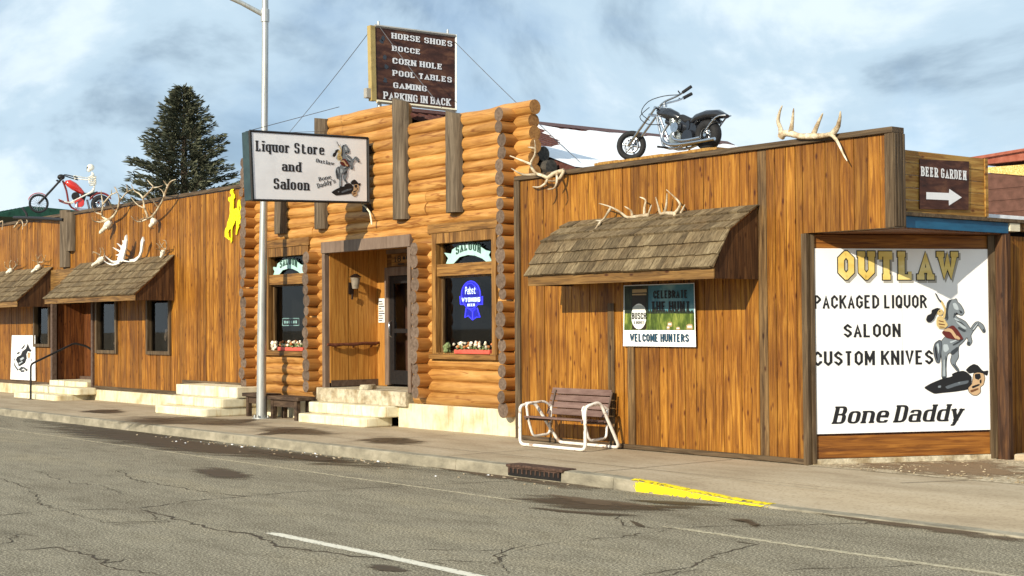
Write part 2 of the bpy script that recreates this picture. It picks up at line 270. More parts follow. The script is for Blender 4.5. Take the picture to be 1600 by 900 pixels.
# ------------------------------------------------------------------ mesh builder
class MB:
    def __init__(s): s.v = []; s.f = []; s.r = []; s.m = []; s.s = []; s.g = []; s.cur = 0; s.T = None; s.rim = None
    def add(s, vs, fs, rnd=None, mat=0, sm=False):
        o = len(s.v); rnd = random.random() if rnd is None else rnd
        for p in vs:
            p = Vector(p); s.v.append(s.T @ p if s.T else p)
        for f in fs: s.f.append([o+i for i in f]); s.r.append(rnd); s.m.append(mat); s.s.append(sm); s.g.append(s.cur)
        return s
    def box(s, x0, x1, y0, y1, z0, z1, rnd=None, mat=0):
        return s.add([(x0,y0,z0),(x1,y0,z0),(x1,y1,z0),(x0,y1,z0),(x0,y0,z1),(x1,y0,z1),(x1,y1,z1),(x0,y1,z1)],
                     [(0,3,2,1),(4,5,6,7),(0,1,5,4),(1,2,6,5),(2,3,7,6),(3,0,4,7)], rnd, mat)
    def hexa(s, lo, hi, rnd=None, mat=0):            # two matching quads (any orientation)
        return s.add(list(lo)+list(hi), [(3,2,1,0),(4,5,6,7),(0,1,5,4),(1,2,6,5),(2,3,7,6),(3,0,4,7)], rnd, mat)
    def prism(s, poly, vec, rnd=None, mat=0):
        n = len(poly); vec = Vector(vec); P = [Vector(p) for p in poly]; Q = [p+vec for p in P]
        return s.add(P+Q, [list(range(n))[::-1], list(range(n, 2*n))] + [(i, (i+1) % n, n+(i+1) % n, n+i) for i in range(n)], rnd, mat)
    def poly(s, pts, rnd=None, mat=0): return s.add(pts, [list(range(len(pts)))], rnd, mat)
    def tube(s, pts, rad, n=8, caps=True, rnd=None, mat=0, capmat=None, sm=True, jit=0, flat=None):
        P = [Vector(p) for p in pts]; k = len(P)
        rad = list(rad) if isinstance(rad, (list, tuple)) else [rad]*k
        if len(rad) != k:                                  # spread a short list of radii along the run
            m_ = len(rad)-1; rad = [rad[min(int(i*m_/(k-1)), m_-1)]*(1-(i*m_/(k-1)-min(int(i*m_/(k-1)), m_-1)))+rad[min(int(i*m_/(k-1)), m_-1)+1]*(i*m_/(k-1)-min(int(i*m_/(k-1)), m_-1)) for i in range(k)]
        t0 = (P[1]-P[0]).normalized(); a = Vector((0, 0, 1)) if abs(t0.z) < .9 else Vector((1, 0, 0))
        u = (a - t0*a.dot(t0)).normalized(); V = []
        for i in range(k):
            t = ((P[min(i+1, k-1)]-P[max(i-1, 0)])).normalized()
            u = (u - t*u.dot(t)).normalized(); w = t.cross(u)
            for j in range(n):
                an = 2*math.pi*j/n; rr = rad[i]*(1+random.uniform(-jit, jit))
                V.append(P[i] + u*(rr*math.cos(an)*(flat or 1)) + w*(rr*math.sin(an)))
        F = [(i*n+j, i*n+(j+1) % n, (i+1)*n+(j+1) % n, (i+1)*n+j) for i in range(k-1) for j in range(n)]
        rnd = random.random() if rnd is None else rnd
        s.add(V, F, rnd, mat, sm)
        if caps:
            s.add(V[:n], [list(range(n))[::-1]], rnd, mat if capmat is None else capmat)
            s.add(V[-n:], [list(range(n))], rnd, mat if capmat is None else capmat)
            if s.T:                                       # V was given in local space: add() transforms once
                pass
        return s
    def torus(s, c, axis, R_, r, n=28, m=10, rnd=.5, mat=0, squash=1.):
        c = Vector(c); ax = Vector(axis).normalized(); a = Vector((0, 0, 1)) if abs(ax.z) < .9 else Vector((1, 0, 0))
        u = (a-ax*a.dot(ax)).normalized(); w = ax.cross(u); V = []
        for i in range(n):
            an = 2*math.pi*i/n; d = u*math.cos(an)+w*math.sin(an)
            for j in range(m):
                b = 2*math.pi*j/m; V.append(c + d*(R_ + r*math.cos(b)) + ax*(r*squash*math.sin(b)))
        F = [(i*m+j, i*m+(j+1) % m, ((i+1) % n)*m+(j+1) % m, ((i+1) % n)*m+j) for i in range(n) for j in range(m)]
        return s.add(V, F, rnd, mat, True)
    def ball(s, c, rx, ry=None, rz=None, nu=14, nv=9, rnd=None, mat=0, jit=0, X=None):
        ry = ry or rx; rz = rz or rx; c = Vector(c); V = [];
        for i in range(nv+1):
            th = math.pi*i/nv
            for j in range(nu):
                ph = 2*math.pi*j/nu; q = 1+random.uniform(-jit, jit)
                p = Vector((rx*math.sin(th)*math.cos(ph)*q, ry*math.sin(th)*math.sin(ph)*q, rz*math.cos(th)*q))
                if X: p = X @ p
                V.append(c+p)
        F = [(i*nu+j, (i+1)*nu+j, (i+1)*nu+(j+1) % nu, i*nu+(j+1) % nu) for i in range(nv) for j in range(nu)]
        return s.add(V, F, rnd, mat, True)
    def build_words(s, name, mats, parent):              # one mesh per word of a line
        for w in sorted(set(s.g)):
            q = MB()
            for f, r, m, sm_, g_ in zip(s.f, s.r, s.m, s.s, s.g):
                if g_ == w: q.add([s.v[i] for i in f], [tuple(range(len(f)))], r, m, sm_)
            q.build(name, mats, parent)
    def ring(s, x0, x1, z0, z1, w, y0, y1, wt=None, wb=0.):   # a window surround in one piece
        wt = w if wt is None else wt; o_ = [(x0, z0), (x1, z0), (x1, z1), (x0, z1)]; i_ = [(x0+w, z0+wb), (x1-w, z0+wb), (x1-w, z1-wt), (x0+w, z1-wt)]
        V = [(x, y, z) for y in (y0, y1) for q in (o_, i_) for x, z in q]; F = []
        for k in range(4):
            j = (k+1) % 4; F += [(k, j, 4+j, 4+k), (8+k, 12+k, 12+j, 8+j), (k, 8+k, 8+j, j), (4+k, 4+j, 12+j, 12+k)]
        return s.add(V, F)
    def build(s, name, mats, parent=None, bevel=0, subsurf=0):
        if not isinstance(mats, (list, tuple)): mats = [mats]
        if parent is None:
            xs = [p.x for p in s.v]; ys = [p.y for p in s.v]; zs = [p.z for p in s.v]
            org = Vector(((min(xs)+max(xs))/2, (min(ys)+max(ys))/2, min(zs)))
        else: org = Vector(parent['_o'])
        me = bpy.data.meshes.new(name); me.from_pydata([p-org for p in s.v], [], s.f)
        for m in mats: me.materials.append(m)
        a = me.attributes.new('rnd', 'FLOAT', 'FACE'); a.data.foreach_set('value', s.r)
        me.polygons.foreach_set('material_index', s.m); me.polygons.foreach_set('use_smooth', s.s)
        if s.rim is not None:
            b = me.attributes.new('rim', 'FLOAT', 'POINT'); b.data.foreach_set('value', s.rim)
        me.validate(); me.update()
        bm = bmesh.new(); bm.from_mesh(me)
        closed = [f for f in bm.faces]
        bmesh.ops.recalc_face_normals(bm, faces=closed) if s.rim is None and len(bm.faces) > 1 else None
        bm.to_mesh(me); bm.free()
        o = bpy.data.objects.new(name, me); col.objects.link(o); o['_o'] = list(org)
        if parent is None: o.location = org
        else: o.parent = parent
        if bevel:
            b = o.modifiers.new('edge', 'BEVEL'); b.width = bevel; b.segments = 2; b.limit_method = 'ANGLE'; b.angle_limit = R(40)
        return o
def thing(name, label, cat, loc, group=None):
    o = bpy.data.objects.new(name, None); col.objects.link(o); o.location = loc; o['_o'] = list(loc)
    o.empty_display_size = .2; o['label'] = label; o['category'] = cat
    if group: o['group'] = group
    return o
def tag(o, label, cat, group=None):
    o['label'] = label; o['category'] = cat
    if group: o['group'] = group
    return o
def struct(o, kind='structure'): o['kind'] = kind; return o

# boards standing side by side between two plan points, with openings cut out; out = unit normal to the street
def boards(mb, a, b, z0, z1, nrm, wmin=.13, wmax=.21, th=.022, holes=(), dark=(), top=None):
    a = Vector((*a, 0)); b = Vector((*b, 0)); d = (b-a); Ltot = d.length; d.normalize(); nrm = Vector((*nrm, 0)); s = 0
    while s < Ltot-1e-4:
        w = min(random.uniform(wmin, wmax), Ltot-s)
        if Ltot-s-w < .06: w = Ltot-s
        spans = [(z0, z1 + random.uniform(-.004, .004))]
        for h0, h1, hz0, hz1 in holes:
            if s+w > h0+.01 and s < h1-.01:
                if s < h0-.01: w = h0-s
                elif s+w > h1+.01: w = h1-s
        for h0, h1, hz0, hz1 in holes:
            if s+w > h0+.01 and s < h1-.01:
                ns_ = []
                for q0, q1 in spans:
                    if hz0 > q0: ns_.append((q0, min(q1, hz0)))
                    if hz1 < q1: ns_.append((max(q0, hz1), q1))
                spans = ns_
        j = random.uniform(0, .007); g = random.uniform(.006, .014); mt = 0
        for k0, k1 in dark:
            if k0 <= s+w/2 <= k1: mt = 1
        for q0, q1 in spans:
            if q1-q0 < .02: continue
            p = a+d*(s+g/2); q = a+d*(s+w-g/2); n0 = nrm*(j); n1 = nrm*(-th)
            mb.hexa([p+n0+Vector((0,0,q0)), q+n0+Vector((0,0,q0)), q+n1+Vector((0,0,q0)), p+n1+Vector((0,0,q0))],
                    [p+n0+Vector((0,0,q1)), q+n0+Vector((0,0,q1)), q+n1+Vector((0,0,q1)), p+n1+Vector((0,0,q1))], None, mt)
        s += w

# ------------------------------------------------------------------ lettering: stroke letters with optional slab serifs
def glyph(ch, w):
    c = w/2; xh = .68; r = .34*min(1, w/.6)
    G = {
     'A': [[(0,0),(c,1),(w,0)], [(.2*w,.3),(.8*w,.3)]],
     'B': [[(0,0),(0,1)], [(0,1),(w*.94,1,.22),(w*.94,.53,.22),(0,.53)], [(0,.53),(w,.53,.22),(w,0,.22),(0,0)]],
     'C': [[(w,.70),(w,1,r),(0,1,r),(0,0,r),(w,0,r),(w,.30)]],
     'D': [[(0,0),(0,1)], [(0,1),(w,1,r),(w,0,r),(0,0)]],
     'E': [[(0,0),(0,1)], [(0,1),(w,1)], [(0,.52),(w*.75,.52)], [(0,0),(w,0)]],
     'G': [[(w,.72),(w,1,r),(0,1,r),(0,0,r),(w,0,r),(w,.46),(w*.55,.46)]],
     'H': [[(0,0),(0,1)], [(w,0),(w,1)], [(0,.52),(w,.52)]],
     'I': [[(0,0),(0,1)]],
     'K': [[(0,0),(0,1)], [(w,1),(.06*w,.42)], [(.34*w,.6),(w,0)]],
     'L': [[(0,1),(0,0)], [(0,0),(w,0)]],
     'M': [[(0,0),(0,1)], [(0,1),(c,.3),(w,1)], [(w,1),(w,0)]],
     'N': [[(0,0),(0,1)], [(0,1),(w,0)], [(w,0),(w,1)]],
     'O': [[(c,1),(w,1,r),(w,0,r),(0,0,r),(0,1,r),(c,1)]],
     'P': [[(0,0),(0,1)], [(0,1),(w,1,.25),(w,.45,.25),(0,.45)]],
     'Q': [[(c,1),(w,1,r),(w,0,r),(0,0,r),(0,1,r),(c,1)], [(.55*w,.26),(w*1.04,-.06)]],
     'R': [[(0,0),(0,1)], [(0,1),(w,1,.25),(w,.47,.25),(0,.47)], [(.5*w,.47),(w,0)]],
     'S': [[(w,.74),(w,1,r*.9),(0,1,r*.9),(0,.53,r*.75),(w,.53,r*.75),(w,0,r*.9),(0,0,r*.9),(0,.26)]],
     'T': [[(c,0),(c,1)], [(0,1),(w,1)]],
     'U': [[(0,1),(0,0,r),(w,0,r),(w,1)]],
     'V': [[(0,1),(c,0),(w,1)]],
     'W': [[(0,1),(.26*w,0),(c,.75),(.74*w,0),(w,1)]],
     'X': [[(0,0),(w,1)], [(0,1),(w,0)]],
     'Y': [[(0,1),(c,.46)], [(w,1),(c,.46),(c,0)]],
     '1': [[(0,.8),(c,1),(c,0)]], '8': [[(c,1),(w*.95,1,.2),(w*.95,.54,.2),(.05*w,.54,.2),(.05*w,1,.2),(c,1)], [(c,.54),(w,.54,.2),(w,0,.2),(0,0,.2),(0,.54,.2),(c,.54)]],
     'a': [[(.06*w,xh*.8),(.06*w,xh,.16),(w,xh,.2),(w,0)], [(w,xh*.6),(0,xh*.6,.17),(0,0,.17),(w,0)]],
     'b': [[(0,0),(0,1)], [(0,xh),(w,xh,.24),(w,0,.24),(0,0)]],
     'd': [[(w,0),(w,1)], [(w,xh),(0,xh,.24),(0,0,.24),(w,0)]],
     'e': [[(.02,.36),(w,.36),(w,xh,.24),(0,xh,.24),(0,0,.24),(w,0,.2),(w,.13)]],
     'i': [[(0,0),(0,xh)], [(0,.88),(0,1.0)]],
     'l': [[(0,0),(0,1)]],
     'n': [[(0,0),(0,xh)], [(0,xh),(w,xh,.24),(w,0)]],
     'o': [[(c,xh),(w,xh,.26),(w,0,.26),(0,0,.26),(0,xh,.26),(c,xh)]],
     'q': [[(w,-.3),(w,xh)], [(w,xh),(0,xh,.24),(0,0,.24),(w,0)]],
     'r': [[(0,0),(0,xh)], [(0,xh*.8),(.35*w,xh,.1),(w*.8,xh,.1),(w*.8,xh*.78)]],
     's': [[(w,xh*.78),(w,xh,.17),(0,xh,.17),(0,xh*.53,.14),(w,xh*.53,.14),(w,0,.17),(0,0,.17),(0,.14)]],
     't': [[(.35*w,.95),(.35*w,0,.18),(w,0,.1),(w,.12)], [(0,xh),(w*.9,xh)]],
     'u': [[(0,xh),(0,0,.24),(w,0)], [(w,xh),(w,0)]],
     'w': [[(0,xh),(.25*w,0),(c,xh*.9),(.75*w,0),(w,xh)]],
     'y': [[(0,xh),(c,.02)], [(w,xh),(.3*w,-.3,.06),(0,-.3)]],
     "'": [[(0,1),(0,.76)]],
    }
    return G.get(ch, [])
WID = {'I': 0, 'i': 0, 'l': 0, "'": 0, 'M': 1.3, 'W': 1.45, 'w': 1.35, 't': 1.05, 'r': .8, 'L': .92, 'E': .92, 's': .9, '1': .4}
def expand(pl, style):
    out_ = []
    for i, p in enumerate(pl):
        if len(p) == 2 or p[2] == 0 or i in (0, len(pl)-1): out_.append(Vector(p[:2])); continue
        a, b, c = Vector(pl[i-1][:2]), Vector(p[:2]), Vector(pl[i+1][:2]); la, lc = (a-b).length, (c-b).length; fa = .49 if i > 1 and len(pl[i-1]) > 2 else .9; fc = .49 if i < len(pl)-2 and len(pl[i+1]) > 2 else .9; r = min(p[2], la*fa, lc*fc)
        p0 = b+(a-b).normalized()*r; p1 = b+(c-b).normalized()*r
        k = 1 if style == 'chamfer' else 5
        for q in range(k+1):
            t = q/k; out_.append(p0*(1-t)**2 + b*2*t*(1-t) + p1*t*t if k > 1 else (p0 if q == 0 else p1))
    res = [out_[0]]
    for p in out_[1:]:
        if (p-res[-1]).length > 1e-5: res.append(p)
    return res
WORDS = []
def strokes(text, wx=.1, wy=.07, gw=.6, gap=.2, space=.45, serif=0., style='round', shear=0., grow=0.):
    """Polygons of a line of text in cap-height units, and its total width."""
    polys = []; x = 0; wx += grow; wy += grow; wi = 0; n0 = 0; WORDS.clear()
    def T(nv): return math.hypot(nv.x*wx, nv.y*wy)
    for ch in text:
        if ch == ' ': x += space; WORDS.extend([wi]*(len(polys)-len(WORDS))); wi += 1; continue
        w = gw*WID.get(ch, 1.0); sf = serif+wx
        for pl in glyph(ch, w):
            P = expand(pl, style); n = len(P)
            if n < 2: continue
            closed = (P[0]-P[-1]).length < 1e-4
            Lp, Rp = [], []
            for i in range(n):
                ds = []
                if i > 0: ds.append((P[i]-P[i-1]).normalized())
                if i < n-1: ds.append((P[i+1]-P[i]).normalized())
                if closed and i in (0, n-1): ds = [(P[-1]-P[-2]).normalized(), (P[1]-P[0]).normalized()]
                ns_ = [Vector((-q.y, q.x)) for q in ds]
                if len(ns_) == 1:
                    ext = wy*1.0/max(.5, abs(ds[0].y)) if abs(ds[0].y) > .55 and (min(abs(P[i].y-q) for q in (0, 1, .68)) < .02) else grow
                    e = ds[0]*((-1 if i == 0 else 1)*ext); o = ns_[0]*T(ns_[0]); Lp.append(P[i]+o+e); Rp.append(P[i]-o+e)
                else:
                    m = (ns_[0]+ns_[1]); m = m.normalized() if m.length > 1e-4 else ns_[0]
                    t = (T(ns_[0])+T(ns_[1]))/2; k = t/max(.38, m.dot(ns_[0])); Lp.append(P[i]+m*k); Rp.append(P[i]-m*k)
            lo_y = -9 if ch in "qyQ" else -wy
            for q in Lp+Rp: q.y = min(1+wy, max(lo_y, q.y))
            for i in range(n-1): polys.append([Lp[i]+Vector((x, 0)), Lp[i+1]+Vector((x, 0)), Rp[i+1]+Vector((x, 0)), Rp[i]+Vector((x, 0))])
            if serif and not closed:
                for e, nb in ((P[0], P[1]), (P[-1], P[-2])):
                    d = (e-nb).normalized()
                    lv = [0, 1, .68] if ch.islower() else [0, 1]
                    if abs(d.y) > .55 and min(abs(e.y-q) for q in lv) < .02 and not (ch in 'AVMWN' and 0 < e.x < w and False):
                        yy = e.y-wy; h = 2*wy
                        polys.append([Vector((x+e.x-sf, yy)), Vector((x+e.x+sf, yy)), Vector((x+e.x+sf, yy+h)), Vector((x+e.x-sf, yy+h))])
                    elif abs(d.x) > .8 and ch in 'ETLF':
                        hx = wx*.9; polys.append([Vector((x+e.x-hx, e.y-.17)), Vector((x+e.x+hx*.2, e.y-.17)), Vector((x+e.x+hx*.2, e.y+.17)), Vector((x+e.x-hx, e.y+.17))]) if .2 < e.y < .8 else \
                            polys.append([Vector((x+e.x-hx, e.y+(wy if e.y < .5 else -wy)*-1)), Vector((x+e.x+hx*.3, e.y+(wy if e.y < .5 else -wy)*-1)), Vector((x+e.x+hx*.3, e.y+(.24 if e.y < .5 else -.24))), Vector((x+e.x-hx, e.y+(.24 if e.y < .5 else -.24)))])
        x += w + 2*(wx-grow) + gap + 2*serif*.6
    WORDS.extend([wi]*(len(polys)-len(WORDS)))
    wd = x-gap-2*(wx-grow)-2*serif*.6
    polys = [[Vector((p.x, (p.y+wy-grow)/(1+2*(wy-grow)))) for p in q] for q in polys]
    if shear: polys = [[Vector((p.x+p.y*shear, p.y)) for p in q] for q in polys]
    return polys, wd
def text_on(mb, s, P0, P1, H, nrm, lift=.004, mat=0, arc=0., **kw):
    """Lay a line of text from baseline point P0 to P1 with cap height H on the plane with outward normal nrm."""
    polys, wd = strokes(s, **kw); P0 = Vector(P0); P1 = Vector(P1); u = P1-P0; Lw = u.length; u.normalize()
    nrm = Vector(nrm).normalized(); up = Vector((0, 0, 1)); up = (up - nrm*up.dot(nrm)).normalized()
    wxx = kw.get('wx', .1); k = 0
    for q in polys:
        pts = []
        for p in q:
            tx = (p.x+wxx)/(wd+2*wxx); az = arc*(1-(2*tx-1)**2)
            pts.append(P0 + u*(tx*Lw) + up*(p.y*H+az) + nrm*(lift + .00012*(k % 14)))
        a = (pts[1]-pts[0]).cross(pts[2]-pts[0])
        if a.dot(nrm) < 0: pts.reverse()
        mb.cur = WORDS[k]; mb.poly(pts, .5, mat); k += 1
    return mb
def shape_on(mb, pts2, fmap, nrm, lift, mat=0, th=0):
    pts = [fmap(*p) + Vector(nrm)*lift for p in pts2]
    if th: mb.prism(pts, -Vector(nrm)*th, .5, mat)
    else: mb.poly(pts, .5, mat)
def blob(name, mtl, px, z=.004, plane=atZ, par=None, inset=.55):
    """Patchy film on the ground: outline in plan, rim value 0, inner ring 1."""
    P = [q if isinstance(q, Vector) else plane(*q) for q in px]
    for _ in range(3):
        q_ = []
        for a, b in zip(P, P[1:]+P[:1]): q_ += [a.lerp(b, .2), a.lerp(b, .8)]
        P = q_
    Q = P
    c = sum(Q, Vector())/len(Q); n = len(Q); mb = MB(); V = []; rim = []
    for f, rv in ((1.12, 0.), (1-inset, 1.), (.10, 1.15)):
        for p in Q: q = c+(p-c)*f; V.append((q.x, q.y, q.z+z if plane is atZ else q.z)); rim.append(rv)
    F = [(k*n+i, k*n+(i+1) % n, (k+1)*n+(i+1) % n, (k+1)*n+i) for k in range(2) for i in range(n)] + [[2*n+i for i in range(n)]]
    mb.add(V, F, .5); mb.rim = rim
    o = mb.build(name, mtl, par); return struct(o, 'stuff') if par is None else o

# ================================================================== SETTING
KY = 11.55                                             # kerb line
mb = MB(); mb.add([(-600,-600,-.20),(600,-600,-.20),(600,600,-.20),(-600,600,-.20)], [(0,1,2,3)], .5); struct(mb.build('ground', M['dirt']))
mb = MB(); mb.add([(-300,-14,-.15),(300,-14,-.15),(300,KY+.1,-.15),(-300,KY+.1,-.15)], [(0,1,2,3)], .5); struct(mb.build('road', M['asphalt']))
def sm(a, b, x): t = min(1, max(0, (x-a)/(b-a))); return t*t*(3-2*t)
def walk_z(x, y): return -.125*sm(-12.9, -10.0, x)*(1-sm(KY+.1, KY+1.5, y))
xs = [-300, -120, -60, -44] + [-44+i*.8 for i in range(1, 40)] + [-12.4+i*.3 for i in range(1, 14)] + [-7.5, -5, 10, 60]
ys = [KY+.16, KY+.4, KY+.7, KY+1.0, KY+1.3, KY+1.55, 13.6, 14.13, 14.8]
mb = MB(); V = [(x, y, walk_z(x, y)) for x in xs for y in ys]; ny = len(ys)
mb.add(V, [(i*ny+j, (i+1)*ny+j, (i+1)*ny+j+1, i*ny+j+1) for i in range(len(xs)-1) for j in range(ny-1)], .5, sm=True)
struct(mb.build('sidewalk', M['sidewalk']))
mb = MB(); x = -300.0                                   # kerb stones, butted with fine joints
while x < 60:
    x1 = x+ (3.05 if -46 < x < 0 else 20); n = 6 if -14 < x < -7 else 1
    for k in range(n):
        a = x+(x1-x)*k/n + (.006 if k == 0 else 0); b = x+(x1-x)*(k+1)/n
        za, zb = walk_z(a, KY)+.004, walk_z(b, KY)+.004
        mb.hexa([(a, KY, -.19), (b, KY, -.19), (b, KY+.165, -.19), (a, KY+.165, -.19)], [(a, KY+.02, za-.008), (b, KY+.02, zb-.008), (b, KY+.165, zb), (a, KY+.165, za)], .5)
    x = x1
struct(mb.build('kerb', M['kerb'], bevel=.012))
mb = MB(); V = []; xq = [-46+i*.5 for i in range(55)]         # pale lip of old gutter concrete along the kerb foot
for x in xq: V += [(x, KY-.055-.02*random.random(), -.147), (x, KY+.01, -.145)]
mb.add(V, [(2*i, 2*i+2, 2*i+3, 2*i+1) for i in range(len(xq)-1)], .5); struct(mb.build('gutter_edge', M['kerb']))
mb = MB()                                               # sidewalk control joints: shallow dark grooves
for X in [-40, -37, -34, -31, -28, -25, -22, -19, -16, -13.05, -9.95, -7]:
    mb.add([(X, KY+.17, walk_z(X, KY+.2)+.003), (X+.014, KY+.17, walk_z(X, KY+.2)+.003), (X+.014, 14.1, .003), (X, 14.1, .003)], [(0, 1, 2, 3)], .5) if X not in (-9.95,) else \
    mb.add([(-9.9, KY+1.8, .003), (-9.88, KY+1.8, .003), (-9.55, 14.1, .003), (-9.57, 14.1, .003)], [(0, 1, 2, 3)], .5)
mb.add([(-44, 12.42, .003), (-10, 12.42, .003), (-10, 12.432, .003), (-44, 12.432, .003)], [(0, 1, 2, 3)], .5)
struct(mb.build('sidewalk_joints', M['crack']))
mb = MB(); mb.add([(-11.85,14.14,.004),(60,14.14,.004),(60,60,.10),(-11.85,60,.10)], [(0,1,2,3)], .5); struct(mb.build('gravel_lot', M['gravel']), 'stuff')
mb = MB(); mb.prism([(-10.50, 16.5, .0), (-9.0, 17.2, .0), (-9.0, 24, .0), (-10.55, 24, .0)], (0, 0, .09), .5); struct(mb.build('concrete_apron', M['sidewalk'], bevel=.02))
# painted lines
def strip(name, mtl, x0, x1, y0, y1, z=-.146, n=40, k=1.):
    m = MB(); V = []; rim = []
    for i in range(n+1):
        x = x0+(x1-x0)*i/n
        for y, rv in ((y0, .55), ((y0+y1)/2, 1), (y1, .55)): V.append((x, y+.010*math.sin(x*1.7), z)); rim.append(rv*k if 0 < i < n else .3*k)
    m.add(V, [(i*3+j, (i+1)*3+j, (i+1)*3+j+1, i*3+j+1) for i in range(n) for j in range(2)], .5); m.rim = rim
    return struct(m.build(name, mtl))
strip('road_edge_line', M['oldpaint'], -60, -12.3, 9.99, 10.07, n=110, k=.72)
strip('road_edge_line', M['oldpaint'], -10.0, 6, 9.74, 9.84, n=40, k=.78)
strip('road_dash_line', M['whitepaint'], -12.05, -8.6, 6.74, 6.86, k=1.0)
def onroad(x, y): return atZ(x, y, -.15)
# cracks traced on the road surface
ck = MB()
def crack(pts, w=.02):
    P = [onroad(x, y) for x, y in pts]; Q = []
    for a, b in zip(P, P[1:]):
        k = max(2, int((b-a).length/.09))
        for i in range(k): Q.append(a.lerp(b, i/k)+Vector((random.uniform(-.045, .045), random.uniform(-.045, .045), 0)))
    Q.append(P[-1]); V = []
    for i, p in enumerate(Q):
        d = (Q[min(i+1, len(Q)-1)]-Q[max(i-1, 0)]); n = Vector((-d.y, d.x, 0)).normalized(); ww = w*.62*random.uniform(.15, 1.15)*(.3 if i in (0, len(Q)-1) else 1)
        V += [p+n*ww+Vector((0, 0, .003)), p-n*ww+Vector((0, 0, .003))]
    ck.add(V, [(2*i, 2*i+1, 2*i+3, 2*i+2) for i in range(len(Q)-1)], .5)
h = lambda L: [(x/2, y/2+600) for x, y in L]
g = lambda L: [(x/2+800, y/2+640) for x, y in L]
for L, w in ((h([(-20,412),(170,395),(300,392),(420,390),(600,366),(780,350),(900,340),(1250,320),(1600,303)]), .018),
             (h([(-10,290),(100,332),(130,375),(230,405),(340,434),(550,430)]), .016), (h([(430,392),(560,425),(700,460),(800,470),(870,505),(950,520),(1100,536),(1250,552),(1400,565)]), .034),
             (h([(370,268),(420,300),(560,325),(700,345),(780,352)]), .02), (h([(-10,522),(120,515),(190,510),(250,530),(330,550),(340,575),(430,585),(520,604)]), .026),
             (h([(0,500),(40,488),(60,470),(120,478)]), .02), (h([(0,468),(60,470)]), .016), (h([(190,510),(230,505),(290,508)]), .02), (h([(260,562),(330,560),(420,545),(450,548)]), .02),
             (h([(1170,525),(1330,518),(1560,520),(1560,560),(1600,590)]), .012), (h([(1560,560),(1400,552),(1280,555)]), .014), (h([(1560,560),(1570,530),(1640,505)]), .02),
             (h([(110,270),(160,290),(230,310),(310,318),(400,345)]), .014), (h([(440,395),(520,432),(330,440)]), .01),
             (g([(0,442),(150,415),(330,400),(480,378)]), .016), (g([(330,325),(350,362),(450,372),(800,362),(1100,356),(1200,345)]), .016),
             (g([(370,522),(540,497),(640,452),(760,420),(700,412)]), .02), (g([(820,503),(1100,495),(1300,485)]), .012), (g([(480,520),(560,500),(640,505)]), .012)):
    crack(L, w)
struct(ck.build('road_cracks', M['crack']), 'stuff')
# dark patches on the pavement, damp patches and dirt on the road
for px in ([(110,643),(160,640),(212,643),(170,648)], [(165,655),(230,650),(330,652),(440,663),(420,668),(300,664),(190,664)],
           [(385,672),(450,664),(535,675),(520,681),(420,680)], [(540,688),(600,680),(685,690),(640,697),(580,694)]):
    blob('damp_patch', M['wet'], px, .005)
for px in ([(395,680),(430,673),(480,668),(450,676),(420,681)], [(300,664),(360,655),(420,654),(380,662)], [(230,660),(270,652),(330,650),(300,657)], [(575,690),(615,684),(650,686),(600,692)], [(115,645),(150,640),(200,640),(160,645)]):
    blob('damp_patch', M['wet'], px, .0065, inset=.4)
def fixblob(name, mtl, px, z, **k):
    return blob(name, mtl, [onroad(x, y) + Vector((0, 0, z)) for x, y in px], plane=atZ, z=0, **k)
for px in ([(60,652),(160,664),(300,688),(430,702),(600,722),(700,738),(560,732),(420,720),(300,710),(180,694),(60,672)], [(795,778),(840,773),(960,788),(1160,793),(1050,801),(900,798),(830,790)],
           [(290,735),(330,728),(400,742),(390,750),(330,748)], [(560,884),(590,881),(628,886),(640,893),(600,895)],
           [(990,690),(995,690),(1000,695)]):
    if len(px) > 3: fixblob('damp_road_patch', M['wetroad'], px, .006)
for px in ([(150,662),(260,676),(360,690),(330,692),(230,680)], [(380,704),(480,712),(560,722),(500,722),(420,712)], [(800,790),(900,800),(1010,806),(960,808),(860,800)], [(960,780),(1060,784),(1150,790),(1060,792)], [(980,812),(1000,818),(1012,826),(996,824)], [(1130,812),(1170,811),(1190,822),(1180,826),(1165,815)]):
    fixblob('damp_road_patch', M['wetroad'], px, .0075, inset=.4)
for px in ([(520,704),(600,708),(720,728),(860,750),(980,768),(900,768),(700,738)], [(1175,788),(1280,796),(1420,815),(1600,838),(1600,850),(1450,832),(1280,806)], [(820,770),(960,782),(1100,800),(900,790)],
           [(560,700),(650,712),(760,730),(730,734),(620,720)]):
    fixblob('kerbside_dirt', M['dust'], px, .009)
blob('bare_dirt', M['baredirt'], [Vector((-11.75, 14.25, .008)), Vector((-9.6, 14.2, .008)), Vector((-9.2, 15.0, .012)), Vector((-10.4, 16.2, .014)), Vector((-10.75, 16.3, .014))], plane=None)
strip('kerb_yellow_paint', M['yellowpaint'], -12.25, -10.2, KY+.02, KY+.13, z=0, n=30, k=.62)
o = bpy.data.objects['kerb_yellow_paint']
for v in o.data.vertices:
    X = v.co.x + o.location.x; Yw = v.co.y + o.location.y; v.co.z = walk_z(X, KY) + .010 - o.location.z - (.012 if Yw < KY+.05 else 0)
mb = MB(); n = 30; V = []; rim = []                     # paint on the kerb's face
for i in range(n+1):
    X = -12.2+2.0*i/n; zt = walk_z(X, KY)-.006
    for f, rv in ((0, .60), (.5, .75), (1, .35)): V.append((X, KY-.004+.018*(1-f), zt+(-.142-zt)*f)); rim.append(rv if 0 < i < n else 0)
mb.add(V, [(i*3+j, (i+1)*3+j, (i+1)*3+j+1, i*3+j+1) for i in range(n) for j in range(2)], .5); mb.rim = rim
struct(mb.build('kerb_yellow_paint', M['yellowpaint']))
